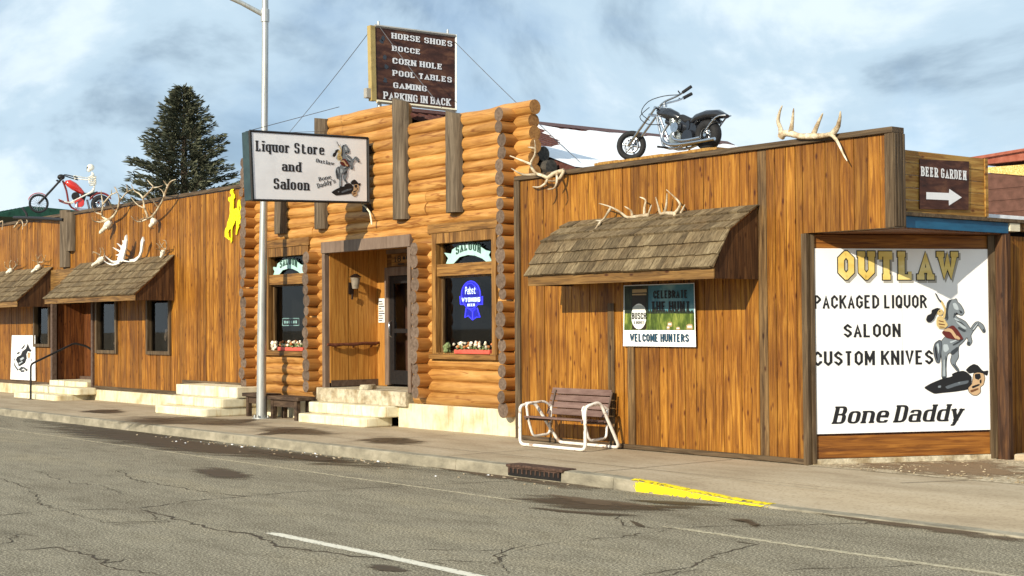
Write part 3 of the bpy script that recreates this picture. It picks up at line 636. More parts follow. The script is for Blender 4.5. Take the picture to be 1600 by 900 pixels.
# ragged lumps of old snow and grit along the gutter
mb = MB()
for k in range(110):
    x = random.choice([random.uniform(-25, -12), random.uniform(-23, -17)]); y = KY-.05-abs(random.gauss(0, .25)); s_ = random.uniform(.006, .022)
    mb.ball((x, y, -.149+s_*.3), s_*random.uniform(.8, 2), s_, s_*.6, 7, 5, jit=.25, mat=0 if random.random() < .15 else 1)
struct(mb.build('gutter_grit', [M['snow'], M['dirt']]), 'stuff')
mb = MB()
for k in range(200):
    x = random.uniform(-11.5, -7.5); y = 14.2+abs(random.gauss(0, 1.0)); s_ = random.uniform(.005, .016)
    if y > 14.2+(x+11.87)*2.05-.15 and x < -10.7: continue
    mb.ball((x, y, .008+s_*.3), s_*random.uniform(.8, 1.6), s_, s_*.6, 6, 4, jit=.25)
struct(mb.build('loose_stones', M['gravel']), 'stuff')
# storm drain in the kerb
dr = thing('storm_drain', 'rusty cast iron storm drain inlet set in the kerb before the white bench', 'drain', (-13.95, KY, -.14))
mb = MB(); mb.box(-14.50, -13.42, KY-.014, KY+.22, -.022, .014); mb.build('cover_plate', M['grate'], dr, bevel=.006)
mb = MB(); mb.box(-14.46, -13.46, KY-.012, KY-.002, -.125, -.024); mb.build('opening', M['interior'], dr)
mb = MB()
P = [(-14.46, -.024), (-13.45, -.024)]
for i in range(11, -1, -1): x = -14.44+i*.086; P += [(x+.02, -.034), (x+.02, -.09), (x, -.09), (x, -.034)]
mb.prism([(x, KY-.022, z) for x, z in P], (0, .008, 0))
mb.build('bar_grille', M['grate'], dr)

# ================================================================== RIGHT BOARD-CLAD BUILDING
rw = thing('board_clad_building', 'brown vertical board building with chamfered corner entry beneath the black chopper', 'building', (-14.5, 14.25, 0))
def dk(x, Y=14.22, w=.09): X = atY(x, 600, Y).x; return (X-w, X+w)
mb = MB(); a0 = -17.46
boards(mb, (a0, 14.22), (-11.92, 14.22), .06, 3.96, (0, -1), dark=[(q0-a0, q1-a0) for q0, q1 in (dk(1190), dk(1197))])
boards(mb, (-11.92, 14.22), (-10.66, 14.22), 2.86, 3.96, (0, -1), .17, .22)
mb.box(-17.46, -11.92, 14.245, 14.36, 0, 3.95, .5, 1); mb.box(-11.92, -10.58, 14.245, 14.36, 2.86, 3.95, .5, 1)
mb.build('board_wall', [M['board'], M['plank_dark']], rw)
mb = MB()
for xa in (957, 988): X = atY(xa, 600, 14.22).x; mb.box(X-.065, X+.065, 14.196, 14.218, .05, 2.05)
mb.build('rough_plank', M['plank_dark'], rw)
mb = MB(); mb.box(-17.56, -10.54, 14.17, 14.40, 3.965, 4.035); mb.build('parapet_cap', M['trim_x'], rw, bevel=.006)
mb = MB(); mb.box(-17.58, -17.46, 14.18, 14.36, .02, 3.963); mb.build('corner_trim', M['trim'], rw, bevel=.005)
mb = MB(); mb.box(-17.44, -11.93, 14.192, 14.215, .012, .075); mb.build('skirting_board', M['trim_x'], rw)
mb = MB(); mb.box(-11.935, -11.85, 14.185, 14.30, .0, 2.855); mb.build('corner_trim', M['trim'], rw, bevel=.005)
mb = MB(); mb.box(-10.665, -10.60, 14.185, 14.22, 2.86, 3.963); mb.box(-10.60, -10.53, 14.175, 14.40, 2.86, 3.963)
for i in range(4): mb.box(-10.53, -10.522, 14.19+i*.055, 14.228+i*.055, 2.87, 3.96)
mb.build('corner_post', M['trim'], rw, bevel=.004)
ca, cb = Vector((-11.87, 14.24, 0)), Vector((-10.74, 16.56, 0)); cdv = (cb-ca).normalized(); cn = Vector((cdv.y, -cdv.x, 0))   # chamfer wall
def ch(s, off, z): return ca+cdv*s+cn*off+Vector((0, 0, z))
Lc = (cb-ca).length
def chbox(mb, s0, s1, o0, o1, z0, z1, rnd=None, mat=0): mb.hexa([ch(s0,o1,z0),ch(s1,o1,z0),ch(s1,o0,z0),ch(s0,o0,z0)], [ch(s0,o1,z1),ch(s1,o1,z1),ch(s1,o0,z1),ch(s0,o0,z1)], rnd, mat)
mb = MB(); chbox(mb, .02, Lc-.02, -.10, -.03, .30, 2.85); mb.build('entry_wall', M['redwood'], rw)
mb = MB(); chbox(mb, .06, Lc-.1, -.03, -.005, .075, .35); mb.build('entry_skirt', M['redwood_y'], rw, bevel=.004)
mb = MB(); chbox(mb, .03, Lc-.05, -.09, .02, .0, .07); mb.build('entry_sill', M['slab'], rw, bevel=.008)
mb = MB(); chbox(mb, .06, Lc-.1, -.03, -.008, 2.665, 2.845); mb.build('entry_header', M['redwood_y'], rw, bevel=.004)
mb = MB(); chbox(mb, .02, .075, -.05, .03, .02, 2.85); mb.build('entry_trim', M['trim'], rw, bevel=.004)
mb = MB(); chbox(mb, Lc-.13, Lc-.03, -.05, .03, .02, 2.85); mb.build('entry_trim', M['trim'], rw, bevel=.004)
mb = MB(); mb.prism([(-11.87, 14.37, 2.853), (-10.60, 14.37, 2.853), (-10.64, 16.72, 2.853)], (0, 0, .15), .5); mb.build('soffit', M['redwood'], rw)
mb = MB(); boards(mb, (-10.66, 16.62), (-10.62, 26), .02, 2.84, (1, 0), .16, .22); mb.box(-10.8, -10.69, 16.7, 26, 0, 2.84, .5, 1); mb.build('side_wall', [M['board'], M['plank_dark']], rw)
mb = MB(); mb.box(-10.72, -10.56, 16.50, 16.60, .0, 2.85); mb.build('corner_post', M['panel_dark'], rw, bevel=.005)  # darker wood than the trim, puts the shade on this post into its colour
mb = MB()
for i in range(5): mb.box(-10.70, -10.66-random.uniform(0, .004), 14.42, 16.25, 3.06+i*.149, 3.06+(i+1)*.149-.006)
for yy in (14.44, 16.23): mb.box(-10.662, -10.645, yy-.03, yy+.03, 3.07, 3.80)
mb.build('side_parapet', M['tan_x'], rw)
mb = MB(); mb.box(-10.74, -10.57, 14.42, 17.6, 3.008, 3.052); mb.build('parapet_ledge', M['trim_x'], rw)
mb = MB(); mb.box(-10.70, -10.60, 14.50, 16.62, 2.868, 3.004); mb.build('blue_fascia', M['blue'], rw, bevel=.004)
mb = MB(); mb.box(-10.72, -10.585, 16.64, 16.86, 2.90, 3.0); mb.box(-10.74, -10.62, 16.87, 19, 2.91, 3.0, None, 1); mb.build('roof_trim', [M['cream'], M['fascia']], rw)
mb = MB(); mb.box(-17.4, -10.76, 14.38, 26, 3.05, 3.12); mb.build('flat_roof', M['snow'], rw)
mb = MB(); mb.prism([(-17.4, 15.2, 0), (-11.9, 15.2, 0), (-10.9, 17.0, 0), (-10.9, 25.9, 0), (-17.4, 25.9, 0)], (0, 0, 3.04)); mb.build('inner_wall', M['interior'], rw)
def awning(par, x0, x1, Y, top, kink, outer, zb, name='awning'):
    """Shed awning: shake roof in two pitches, fascia board, boarded side panels. top/kink/outer = (y, z)."""
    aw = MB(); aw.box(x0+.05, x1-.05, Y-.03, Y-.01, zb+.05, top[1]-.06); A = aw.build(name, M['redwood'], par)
    mb = MB()
    def slope(p0, p1, ncr):
        d = Vector((0, p1[0]-p0[0], p1[1]-p0[1])); nn = Vector((0, d.z, -d.y)).normalized(); nn = nn if nn.z > 0 else -nn
        for c in range(ncr):
            f0, f1 = c/ncr, (c+1)/ncr; x = x0-.04
            while x < x1+.04:
                w = min(random.uniform(.075, .20), x1+.04-x); e = random.uniform(-.004, .008); hgt = random.uniform(.026, .040)
                q0 = Vector((0, p0[0], p0[1]))+d*max(0, f0-.05); q1 = Vector((0, p0[0], p0[1]))+d*f1+d.normalized()*e
                b = [Vector((x+.003, 0, 0))+q0+nn*.004, Vector((x+w-.003, 0, 0))+q0+nn*.004, Vector((x+w-.003, 0, 0))+q1+nn*.006, Vector((x+.003, 0, 0))+q1+nn*.006]
                t = [b[0]+nn*.006, b[1]+nn*.006, b[2]+nn*hgt, b[3]+nn*hgt]; mb.hexa(b, t); x += w
    slope(top, kink, 3); slope(kink, (outer[0]-.03, outer[1]-.015), 3)
    mb.build('shake_roof', M['shingle'], A)
    mb = MB()
    for p0, p1 in ((top, kink), (kink, outer)):
        mb.hexa([(x0, p0[0], p0[1]-.03), (x1, p0[0], p0[1]-.03), (x1, p1[0], p1[1]-.03), (x0, p1[0], p1[1]-.03)], [(x0, p0[0], p0[1]), (x1, p0[0], p0[1]), (x1, p1[0], p1[1]), (x0, p1[0], p1[1])])
    mb.build('roof_deck', M['redwood_x'], A)
    mb = MB(); mb.box(x0-.01, x1+.01, outer[0]-.004, outer[0]+.022, zb, outer[1]-.012); mb.build('fascia_board', M['fascia'], A, bevel=.003)
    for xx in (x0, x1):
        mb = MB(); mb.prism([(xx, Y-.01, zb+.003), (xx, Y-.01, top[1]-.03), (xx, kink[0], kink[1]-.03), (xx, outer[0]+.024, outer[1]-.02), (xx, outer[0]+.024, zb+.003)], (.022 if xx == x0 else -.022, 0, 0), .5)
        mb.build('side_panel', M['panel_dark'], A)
awning(rw, -16.27, -12.66, 14.22, (14.20, 3.26), (13.66, 2.93), (13.385, 2.46), 2.31)

# ================================================================== LOG-FRONTED SALOON
lt = thing('log_saloon_building', 'golden log-fronted saloon with recessed entry between two brown framed windows', 'building', (-22, 14.6, 0))
CR, CP, ZB = .117, .2015, .42                          # log radius, course pitch, foundation top
YF = 14.64                                              # log axis
HOLES = [(-25.86, -24.22, 1.22, 3.42), (-23.74, -20.80, .5, 3.25), (-20.22, -18.42, 1.22, 3.42)]
mbl = MB()
ncourse = 24
for k in range(ncourse+2):
    z = ZB+CP*(k+.5); spans = [(-26.72, -17.62)] if k < ncourse else [(-23.62, -21.12)]
    for a, b, z0, z1 in HOLES:
        if z+.06 > z0 and z-.06 < z1:
            ns_ = []
            for q0, q1 in spans:
                if a > q0: ns_.append((q0, min(q1, a)))
                if b < q1: ns_.append((max(q0, b), q1))
            spans = [q for q in ns_ if q[1]-q[0] > .05]
    for q0, q1 in spans:
        e1 = q1+random.uniform(-.03, .05) if q1 > -17.7 else q1; e0 = q0+random.uniform(-.05, .03) if q0 < -26.6 else q0
        cuts = [e0, e1]
        if e1-e0 > 4 and random.random() < .8: m_ = random.uniform(e0+1.5, e1-1.5); cuts = [e0, m_, e1]
        for c0, c1 in zip(cuts, cuts[1:]):
            n = max(2, int((c1-c0)/.35)); rr = CR*random.uniform(.92, 1.10)
            pts = [(c0+(c1-c0)*i/n, YF+random.uniform(-.010, .010), z+random.uniform(-.011, .011)) for i in range(n+1)]
            mbl.tube(pts, [rr*random.uniform(.97, 1.03) for _ in pts], 14, mat=0, capmat=1)
mbl.box(-26.5, -25.9, 14.64, 14.80, ZB, 5.2, .5, 2); mbl.box(-24.2, -23.76, 14.64, 14.80, ZB, 5.2, .5, 2); mbl.box(-20.78, -20.24, 14.64, 14.80, ZB, 5.2, .5, 2)
mbl.box(-18.4, -17.9, 14.64, 14.80, ZB, 5.2, .5, 2); mbl.box(-25.9, -18.4, 14.64, 14.80, 3.45, 5.2, .5, 2)
mbl.build('log_wall', [M['log'], M['logcut'], M['interior']], lt)
# crosswise log ends poking out of the front in columns
for X, zlo, zhi in ((-18.06, ZB, 5.13), (-20.42, .62, 3.05), (-23.98, .62, 3.05), (-26.42, ZB, 5.2)):
    mb = MB(); k = 0
    while True:
        z = ZB+CP*k+.01
        if z > zhi: break
        if z >= zlo-.02:
            r_ = CR*random.uniform(.74, 1.14); yy = 14.30+random.uniform(-.035, .03); xx = X+random.uniform(-.02, .02)
            mb.tube([(xx, yy, z), (xx, yy+.16, z), (xx, 14.9, z)], [r_, r_*1.0, r_], 14, mat=0, capmat=1, jit=.04)
        k += 1
    mb.build('log_end_column', [M['log_y'], M['logend']], lt)
mb = MB()
for z, y in ((4.44, 14.86), (4.22, 14.90)): mb.tube([(-18.7, y, z), (-17.66 if z > 4.35 else -17.52, y, z)], [.115, .12], 14)
mb.build('rear_log_ends', M['darklog'], lt)
for X, z0, z1, w in ((-21.10, 3.60, 5.69, .19), (-19.54, 3.62, 5.29, .185), (-23.72, 3.58, 5.66, .17), (-25.22, 3.57, 5.28, .17)):
    mb = MB(); n = 14; V = []; zs = [z0+(z1-z0)*i/12 for i in range(13)]
    for iz, z in enumerate(zs):
        for j in range(n+1):
            an = math.pi*j/n; q = 1+random.uniform(-.035, .035)
            tp = 1
            V.append((X-w*math.cos(an)*q, 14.545-.17*math.sin(an)*q, z+(.06*math.cos(an)*(1 if X > -22 else .4) if iz == 12 else 0)))
    m = n+1; F = [(i*m+j, i*m+j+1, (i+1)*m+j+1, (i+1)*m+j) for i in range(12) for j in range(n)]
    mb.add(V, F, None, 0, True); mb.add(V[:m], [list(range(m))], .5, 0); mb.add(V[-m:], [list(range(m))], .5, 0)
    mb.build('half_log_post', M['halflog'], lt)
# foundation
mb = MB(); mb.box(-21.25, -17.62, 14.52, 14.9, -.02, ZB-.002, .3); mb.build('foundation', M['concrete'], lt, bevel=.02)
mb = MB(); mb.box(-26.75, -23.85, 14.52, 14.9, -.02, ZB-.002, .7); mb.build('foundation', M['concrete'], lt, bevel=.02)
mb = MB(); mb.box(-17.60, -17.45, 14.45, 14.6, .0, .27, .7); mb.build('foundation_stub', M['slab'], lt, bevel=.03)
# windows
def log_window(x0, x1):
    f = MB(); z0, zt0, zt1, z1 = 1.30, 2.58, 2.78, 3.13; yo, yi = 14.50, 14.62; c = .115
    f.ring(x0-c, x1+c, z0-.02, z1+.17, c, yo, yi+.1, .17, .02)
    F_ = f.build('window', M['casing'], lt, bevel=.004)
    m = MB(); m.box(x0-c-.10, x1+c+.05, yo-.012, yi+.1, z1+.175, z1+.33); m.build('header', M['casing_x'], F_, bevel=.004)
    m = MB(); m.box(x0+.002, x1-.002, yo+.02, yi+.1, zt0, zt1); m.build('mullion', M['casing_x'], F_, bevel=.004)
    m = MB(); m.box(x0-c-.04, x1+c+.04, yo-.05, yi+.1, z0-.105, z0-.022); m.build('sill', M['casing_x'], F_, bevel=.006)
    m = MB(); m.ring(x0+.003, x1-.003, z0+.002, zt0-.002, .047, yi-.01, yi+.035, .03, .03); m.build('sash', M['plank_dark'], F_)
    m = MB(); m.poly([(x0, yi+.04, z0-.02), (x1, yi+.04, z0-.02), (x1, yi+.04, z1), (x0, yi+.04, z1)]); m.build('pane', M['glass'], F_)
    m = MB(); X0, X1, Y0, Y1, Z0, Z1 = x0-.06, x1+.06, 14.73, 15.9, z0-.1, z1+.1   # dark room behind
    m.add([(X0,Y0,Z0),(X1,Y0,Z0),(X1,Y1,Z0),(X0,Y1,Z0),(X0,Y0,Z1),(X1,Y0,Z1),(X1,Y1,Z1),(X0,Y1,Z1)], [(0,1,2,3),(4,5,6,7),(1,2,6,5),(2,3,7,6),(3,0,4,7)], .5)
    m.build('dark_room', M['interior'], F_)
log_window(-20.08, -18.56); log_window(-25.74, -24.34)
# recessed entry
RX0, RX1 = -23.62, -20.92
mb = MB(); mb.box(RX0-.10, RX1+.10, 14.48, 14.60, 3.12, 3.33); mb.build('door_lintel', M['taupe'], lt, bevel=.006)
for a, b in ((RX0-.10, RX0), (RX1, RX1+.09)):
    mb = MB(); mb.box(a, b, 14.50, 14.61, .60, 3.118); mb.build('door_jamb', M['taupe'], lt, bevel=.006)
LX = -23.60
mb = MB(); y = 14.60
for w in (.20, .20, .23, .23, .20): mb.box(LX-.05, LX+random.uniform(-.004, .004), y+.004, y+w-.004, .70, 3.2); y += w
mb.box(LX-.06, LX-.052, 14.6, 15.66, .6, 3.2, .5, 1); mb.build('entry_side_wall', [M['panel'], M['interior']], lt)
mb = MB(); mb.box(LX+.005, LX+.02, 14.62, 15.66, .63, .745); mb.build('entry_skirting', M['taupe_dark'], lt)
mb = MB(); mb.box(LX-.05, -23.27, 15.66, 15.72, .62, 3.2); mb.build('entry_back_wall', M['panel'], lt)
mb = MB(); mb.box(-21.95, RX1-.0, 15.66, 15.72, .62, 3.2); mb.build('entry_back_wall', M['panel'], lt)
mb = MB(); mb.box(RX1+.02, RX1+.08, 14.6, 15.66, .62, 3.2); mb.build('entry_side_wall', M['panel'], lt)
mb = MB(); mb.box(LX-.05, RX1+.08, 14.6, 15.72, 3.2, 3.26); mb.build('entry_ceiling', M['panel'], lt)
mb = MB(); mb.box(-23.265, -23.140, 15.60, 15.72, .64, 2.86); mb.box(-22.060, -21.945, 15.60, 15.72, .64, 2.86); mb.box(-23.140, -22.060, 15.602, 15.72, 2.70, 2.86)
mb.box(-23.265, -21.945, 15.64, 15.72, 3.12, 3.2); mb.build('door_frame', M['taupe'], lt, bevel=.005)
mb = MB(); mb.box(-23.135, -23.000, 15.63, 15.68, .66, 2.69); mb.box(-22.200, -22.065, 15.63, 15.68, .66, 2.69); mb.box(-23.000, -22.200, 15.63, 15.68, 2.55, 2.69); mb.box(-23.000, -22.200, 15.63, 15.68, .66, .92)
mb.box(-23.000, -22.200, 15.635, 15.675, 1.62, 1.70)
D = mb.build('door', M['iron'], lt, bevel=.004)
mb = MB(); mb.poly([(-23.000, 15.65, .92), (-22.200, 15.65, .92), (-22.200, 15.65, 2.55), (-23.000, 15.65, 2.55)]); mb.build('pane', M['glass'], D)
mb = MB(); mb.tube([(-23.065, 15.63, 1.55), (-23.065, 15.57, 1.58), (-23.065, 15.57, 1.82), (-23.065, 15.63, 1.85)], .014, 8); mb.build('handle', M['chrome'], D)
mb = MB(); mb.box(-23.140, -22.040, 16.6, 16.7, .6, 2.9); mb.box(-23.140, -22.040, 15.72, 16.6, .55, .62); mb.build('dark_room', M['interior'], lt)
mb = MB(); mb.box(-23.240, -21.940, 15.65, 15.71, 2.862, 3.118); mb.build('transom', M['casing_x'], lt)
tm = MB(); tm.box(-23.060, -22.440, 15.628, 15.646, 2.885, 3.10, .5)
text_on(tm, '18', (-22.960, 15.627, 2.955), (-22.740, 15.627, 2.955), .11, (0, -1, 0), mat=1, wx=.12, wy=.08, serif=.06)
for i in range(2): tm.box(-22.680+i*.1, -22.610+i*.1, 15.622, 15.627, 2.99, 3.05, .5, 1)
tm.box(-22.840, -22.640, 15.622, 15.627, 2.90, 2.925, .5, 1)
tag(tm.build('house_number_plaque', [M['casing_x'], M['black']]), 'small wooden number plaque above the dark glass saloon door', 'plaque')
# roof with snow behind the false front
RXc, RZ, sl_ = -21.9, 5.64, .31
def rz(x): return RZ - sl_*abs(x-RXc)
def rslab(mb, x0, x1, y0, y1, lo, hi, mat=0):
    mb.hexa([(x0,y0,rz(x0)+lo),(x1,y0,rz(x1)+lo),(x1,y1,rz(x1)+lo),(x0,y1,rz(x0)+lo)], [(x0,y0,rz(x0)+hi),(x1,y0,rz(x1)+hi),(x1,y1,rz(x1)+hi),(x0,y1,rz(x0)+hi)], .5, mat)
mb = MB(); rslab(mb, RXc, -17.2, 15.08, 23.5, -.08, 0); rslab(mb, -26.6, RXc, 15.08, 23.5, -.08, 0)
for i in range(41): y = 15.1+i*.205; rslab(mb, RXc+.1, -17.2, y, y+.025, .0, .022)
rf = mb.build('roof', M['redroof'], lt)
mb = MB(); mb.prism([(RXc-.22, 14.84, RZ-.03), (RXc, 14.84, RZ+.07), (RXc+.22, 14.84, RZ-.03), (RXc+.2, 14.84, RZ-.06), (RXc-.2, 14.84, RZ-.06)], (0, 8.8, 0), .5); mb.build('ridge_cap', M['redroof'], rf)
mb = MB(); V = []; nx, nyy = 70, 110                     # snow sheet with a bare wind-scoured corner by the log front
def snow_h(x, y):
    u = (x-RXc)/4.6; e = .10*math.sin(y*2.3+u*5)+.12*math.sin(y*5.1+u*11)+.08*math.sin(y*9.7-u*6)
    bare = ((18.3-2.55*u if u < .5 else 17.03-9.5*(u-.5))+e*1.2) - y
    edge = (.055+.02*math.sin(y*3.1)+.015*math.sin(y*8.3)) - u
    return .075*(1-sm(-.25, .12, bare))*(1-sm(-.02, .03, edge)) + .018*math.sin(x*2.1+y)*(0 if bare > -.3 else 1) - .03
for i in range(nx+1):
    for j in range(nyy+1):
        x = RXc+.02+4.68*i/nx; y = 15.1+8.4*j/nyy; V.append((x, y, rz(x)+snow_h(x, y)))
mb.add(V, [(i*(nyy+1)+j, (i+1)*(nyy+1)+j, (i+1)*(nyy+1)+j+1, i*(nyy+1)+j+1) for i in range(nx) for j in range(nyy)], .5, sm=True)
mb.build('snow_cover', M['snow'], rf)
mb = MB(); mb.box(-26.5, -17.5, 15.95, 23.4, 0, 3.9); mb.prism([(-26.5, 22.9, 3.9), (-17.5, 22.9, 3.9), (RXc, 22.9, 5.5)], (0, .4, 0)); mb.box(-17.62, -17.5, 15.0, 15.95, 0, 4.0); mb.build('rear_wall', M['brownwall'], lt)

# ================================================================== LEFT BOARD-CLAD BUILDING
lw = thing('board_clad_building', 'long brown board-clad building with two shake awnings beneath the red chopper', 'building', (-34, 14.8, 0))
LY = 14.75; A0 = -46.0
mb = MB(); H = lambda a, b, c, d: (a-A0, b-A0, c, d)
boards(mb, (A0, LY), (-30.16, LY), .30, 4.63, (0, -1), holes=[H(-37.42, -34.86, .2, 2.5), H(-34.66, -33.42, 1.2, 2.5), H(-31.78, -30.54, 1.2, 2.5), H(-38.75, -37.62, 1.25, 2.5)])
boards(mb, (-30.16, LY), (-26.84, LY), .52, 4.63, (0, -1))
for a, b, c, d in ((A0, -37.42, .3, 1.2), (-37.42, -26.84, 2.52, 4.6), (A0, -37.42, 2.52, 4.6), (-34.86, -30.16, .3, 1.2), (-30.16, -26.84, .5, 2.52), (-33.42, -31.78, 1.2, 2.52), (-30.54, -30.16, 1.2, 2.52), (A0, -38.75, 1.2, 2.52), (-37.62, -37.42, 1.2, 2.52), (-34.86, -34.66, 1.2, 2.52)):
    mb.box(a, b, LY+.03, LY+.10, c, d, .5, 1)
mb.build('board_wall', [M['board'], M['plank_dark']], lw)
mb = MB(); mb.box(A0, -26.84, LY-.05, LY+.16, 4.645, 4.72); mb.build('parapet_cap', M['trim_x'], lw, bevel=.006)
mb = MB(); mb.box(-26.84, -26.74, LY-.04, LY+.1, .42, 4.64); mb.build('corner_trim', M['trim'], lw)
mb = MB(); mb.box(A0, -37.45, LY-.03, LY-.003, .26, .34); mb.build('skirting_board', M['trim_x'], lw)
mb = MB(); mb.box(-34.84, -30.16, LY-.03, LY-.003, .26, .34); mb.build('skirting_board', M['trim_x'], lw)
mb = MB(); mb.box(-29.95, -26.8, LY-.045, LY-.012, .50, .60); mb.build('skirting_board', M['trim_x'], lw)
mb = MB(); mb.box(A0, -37.3, 14.62, LY+.1, -.05, .255, .2); mb.box(-34.95, -26.9, 14.62, LY+.1, -.05, .255, .8); mb.build('foundation', M['concrete'], lw, bevel=.015)
for X, z0, z1, w in ((-36.55, 3.32, 4.78, .24), (-36.16, 3.72, 4.70, .17)):
    mb = MB(); n = 10; m = n+1
    V = [(X-w*math.cos(math.pi*j/n), 14.74-.16*math.sin(math.pi*j/n), z0+(z1-z0)*i/6) for i in range(7) for j in range(m)]
    mb.add(V, [(i*m+j, i*m+j+1, (i+1)*m+j+1, (i+1)*m+j) for i in range(6) for j in range(n)], None, 0, True); mb.add(V[:m], [list(range(m))]); mb.add(V[-m:], [list(range(m))]); mb.build('half_log_post', M['halflog'], lw)
def wing_window(x0, x1, z0=1.22):
    f = MB(); c = .09; z1 = 2.44
    f.ring(x0, x1, z0-.08, z1+.06, c, 14.69, 14.82, .06, .08)
    F_ = f.build('window', M['trim'], lw, bevel=.004)
    m = MB(); m.poly([(x0+c, 14.79, z0), (x1-c, 14.79, z0), (x1-c, 14.79, z1), (x0+c, 14.79, z1)]); m.build('pane', M['glass'], F_)
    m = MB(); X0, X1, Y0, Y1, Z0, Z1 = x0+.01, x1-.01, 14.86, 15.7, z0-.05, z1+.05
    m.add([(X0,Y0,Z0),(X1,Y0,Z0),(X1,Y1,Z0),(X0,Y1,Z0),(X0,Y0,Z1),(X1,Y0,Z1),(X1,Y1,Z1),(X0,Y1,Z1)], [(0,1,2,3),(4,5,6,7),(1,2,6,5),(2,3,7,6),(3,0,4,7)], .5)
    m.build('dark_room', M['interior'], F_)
    m = MB(); cx_ = (x0+x1)/2                           # oddments on display behind the glass
    for k in range(5): m.ball((cx_+random.uniform(-.3, .3), 15.0, z0+.12+random.random()*.8), .05*random.uniform(.6, 1.6), .04, .09, 8, 6, jit=.2)
    m.build('window_display', M['logend'], F_)
wing_window(-34.66, -33.42); wing_window(-31.78, -30.54); wing_window(-38.75, -37.62, 1.35)
# recessed side entry
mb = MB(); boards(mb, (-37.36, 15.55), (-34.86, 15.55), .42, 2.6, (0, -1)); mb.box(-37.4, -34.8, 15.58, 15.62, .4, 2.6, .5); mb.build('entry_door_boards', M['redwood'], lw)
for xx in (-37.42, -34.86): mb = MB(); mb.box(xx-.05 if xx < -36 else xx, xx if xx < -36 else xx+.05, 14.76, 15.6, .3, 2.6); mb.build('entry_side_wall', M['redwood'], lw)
mb = MB(); mb.box(-37.42, -34.86, 14.76, 15.6, 2.52, 2.6); mb.build('entry_ceiling', M['redwood_x'], lw)
mb = MB(); mb.box(-37.49, -37.36, 14.68, 14.80, .27, 2.52); mb.build('entry_trim', M['taupe_dark'], lw)
mb = MB(); mb.box(-34.90, -34.80, 14.69, 14.80, .27, 2.52); mb.build('entry_trim', M['taupe_dark'], lw)
mb = MB(); mb.box(-37.40, -34.88, 15.44, 15.54, .42, .50); mb.build('threshold', M['taupe_dark'], lw)
mb = MB(); mb.box(-38.2, -34.4, LY-.06, LY-.02, 2.52, 3.28); mb.build('entry_header', M['fascia'], lw)
awning(lw, -35.60, -30.39, LY, (14.73, 3.38), (14.22, 2.87), (13.80, 2.50), 2.36)
awning(lw, -43.5, -37.50, LY, (14.73, 3.36), (14.22, 2.85), (13.80, 2.48), 2.32)
mb = MB(); mb.box(-46, -27.0, 14.92, 26, 4.42, 4.50); mb.build('flat_roof', M['snow'], lw)
mb = MB(); mb.box(-46, -27.0, 15.72, 26, 0, 4.41); mb.build('inner_wall', M['interior'], lw)

# ================================================================== STEPS
def slab(mb, x0, x1, y0, y1, z0, z1, r=.12, rnd=.5):
    P = [(x0, y1), (x0, y0+r*.3), (x0+r*.3, y0)]
    for i in range(6): a = -math.pi/2+math.pi/2*i/5; P.append((x1-r+r*math.cos(a), y0+r+r*math.sin(a)))
    P.append((x1, y1)); mb.prism([(x, y, z0) for x, y in P], (0, 0, z1-z0), rnd)
def stair(label, slabs, mtl='concrete', group='concrete steps before the doors'):
    zt = thing('concrete_steps', label, 'steps', (slabs[0][0]+.8, slabs[0][2]+.3, 0), group)
    for q in slabs:
        mb = MB(); slab(mb, *q[:6], r=q[6] if len(q) > 6 else .12); mb.build('step', M[q[7]] if len(q) > 7 else M[mtl], zt, bevel=.024)
stair('cream concrete steps with a rough landing leading up to the recessed saloon door', [(-23.62, -21.42, 13.90, 14.52, 0, .165, .14), (-23.72, -21.24, 14.18, 14.55, .167, .36, .12), (-23.84, -20.92, 14.44, 15.66, .362, .615, .03, 'slab')])
stair('cream concrete steps leading up to a blank board wall near the street lamp', [(-28.3, -26.15, 13.28, 14.62, 0, .165, .12), (-28.5, -26.12, 13.62, 14.62, .167, .35, .12), (-28.75, -26.1, 13.98, 14.66, .352, .56, .04)])
stair('cream concrete steps below the dark recessed side entry with black handrail', [(-37.6, -34.75, 13.75, 14.62, -.02, .13, .12), (-37.7, -34.4, 14.12, 14.62, .132, .30, .12), (-37.35, -34.93, 14.60, 15.56, .256, .42, .02)])

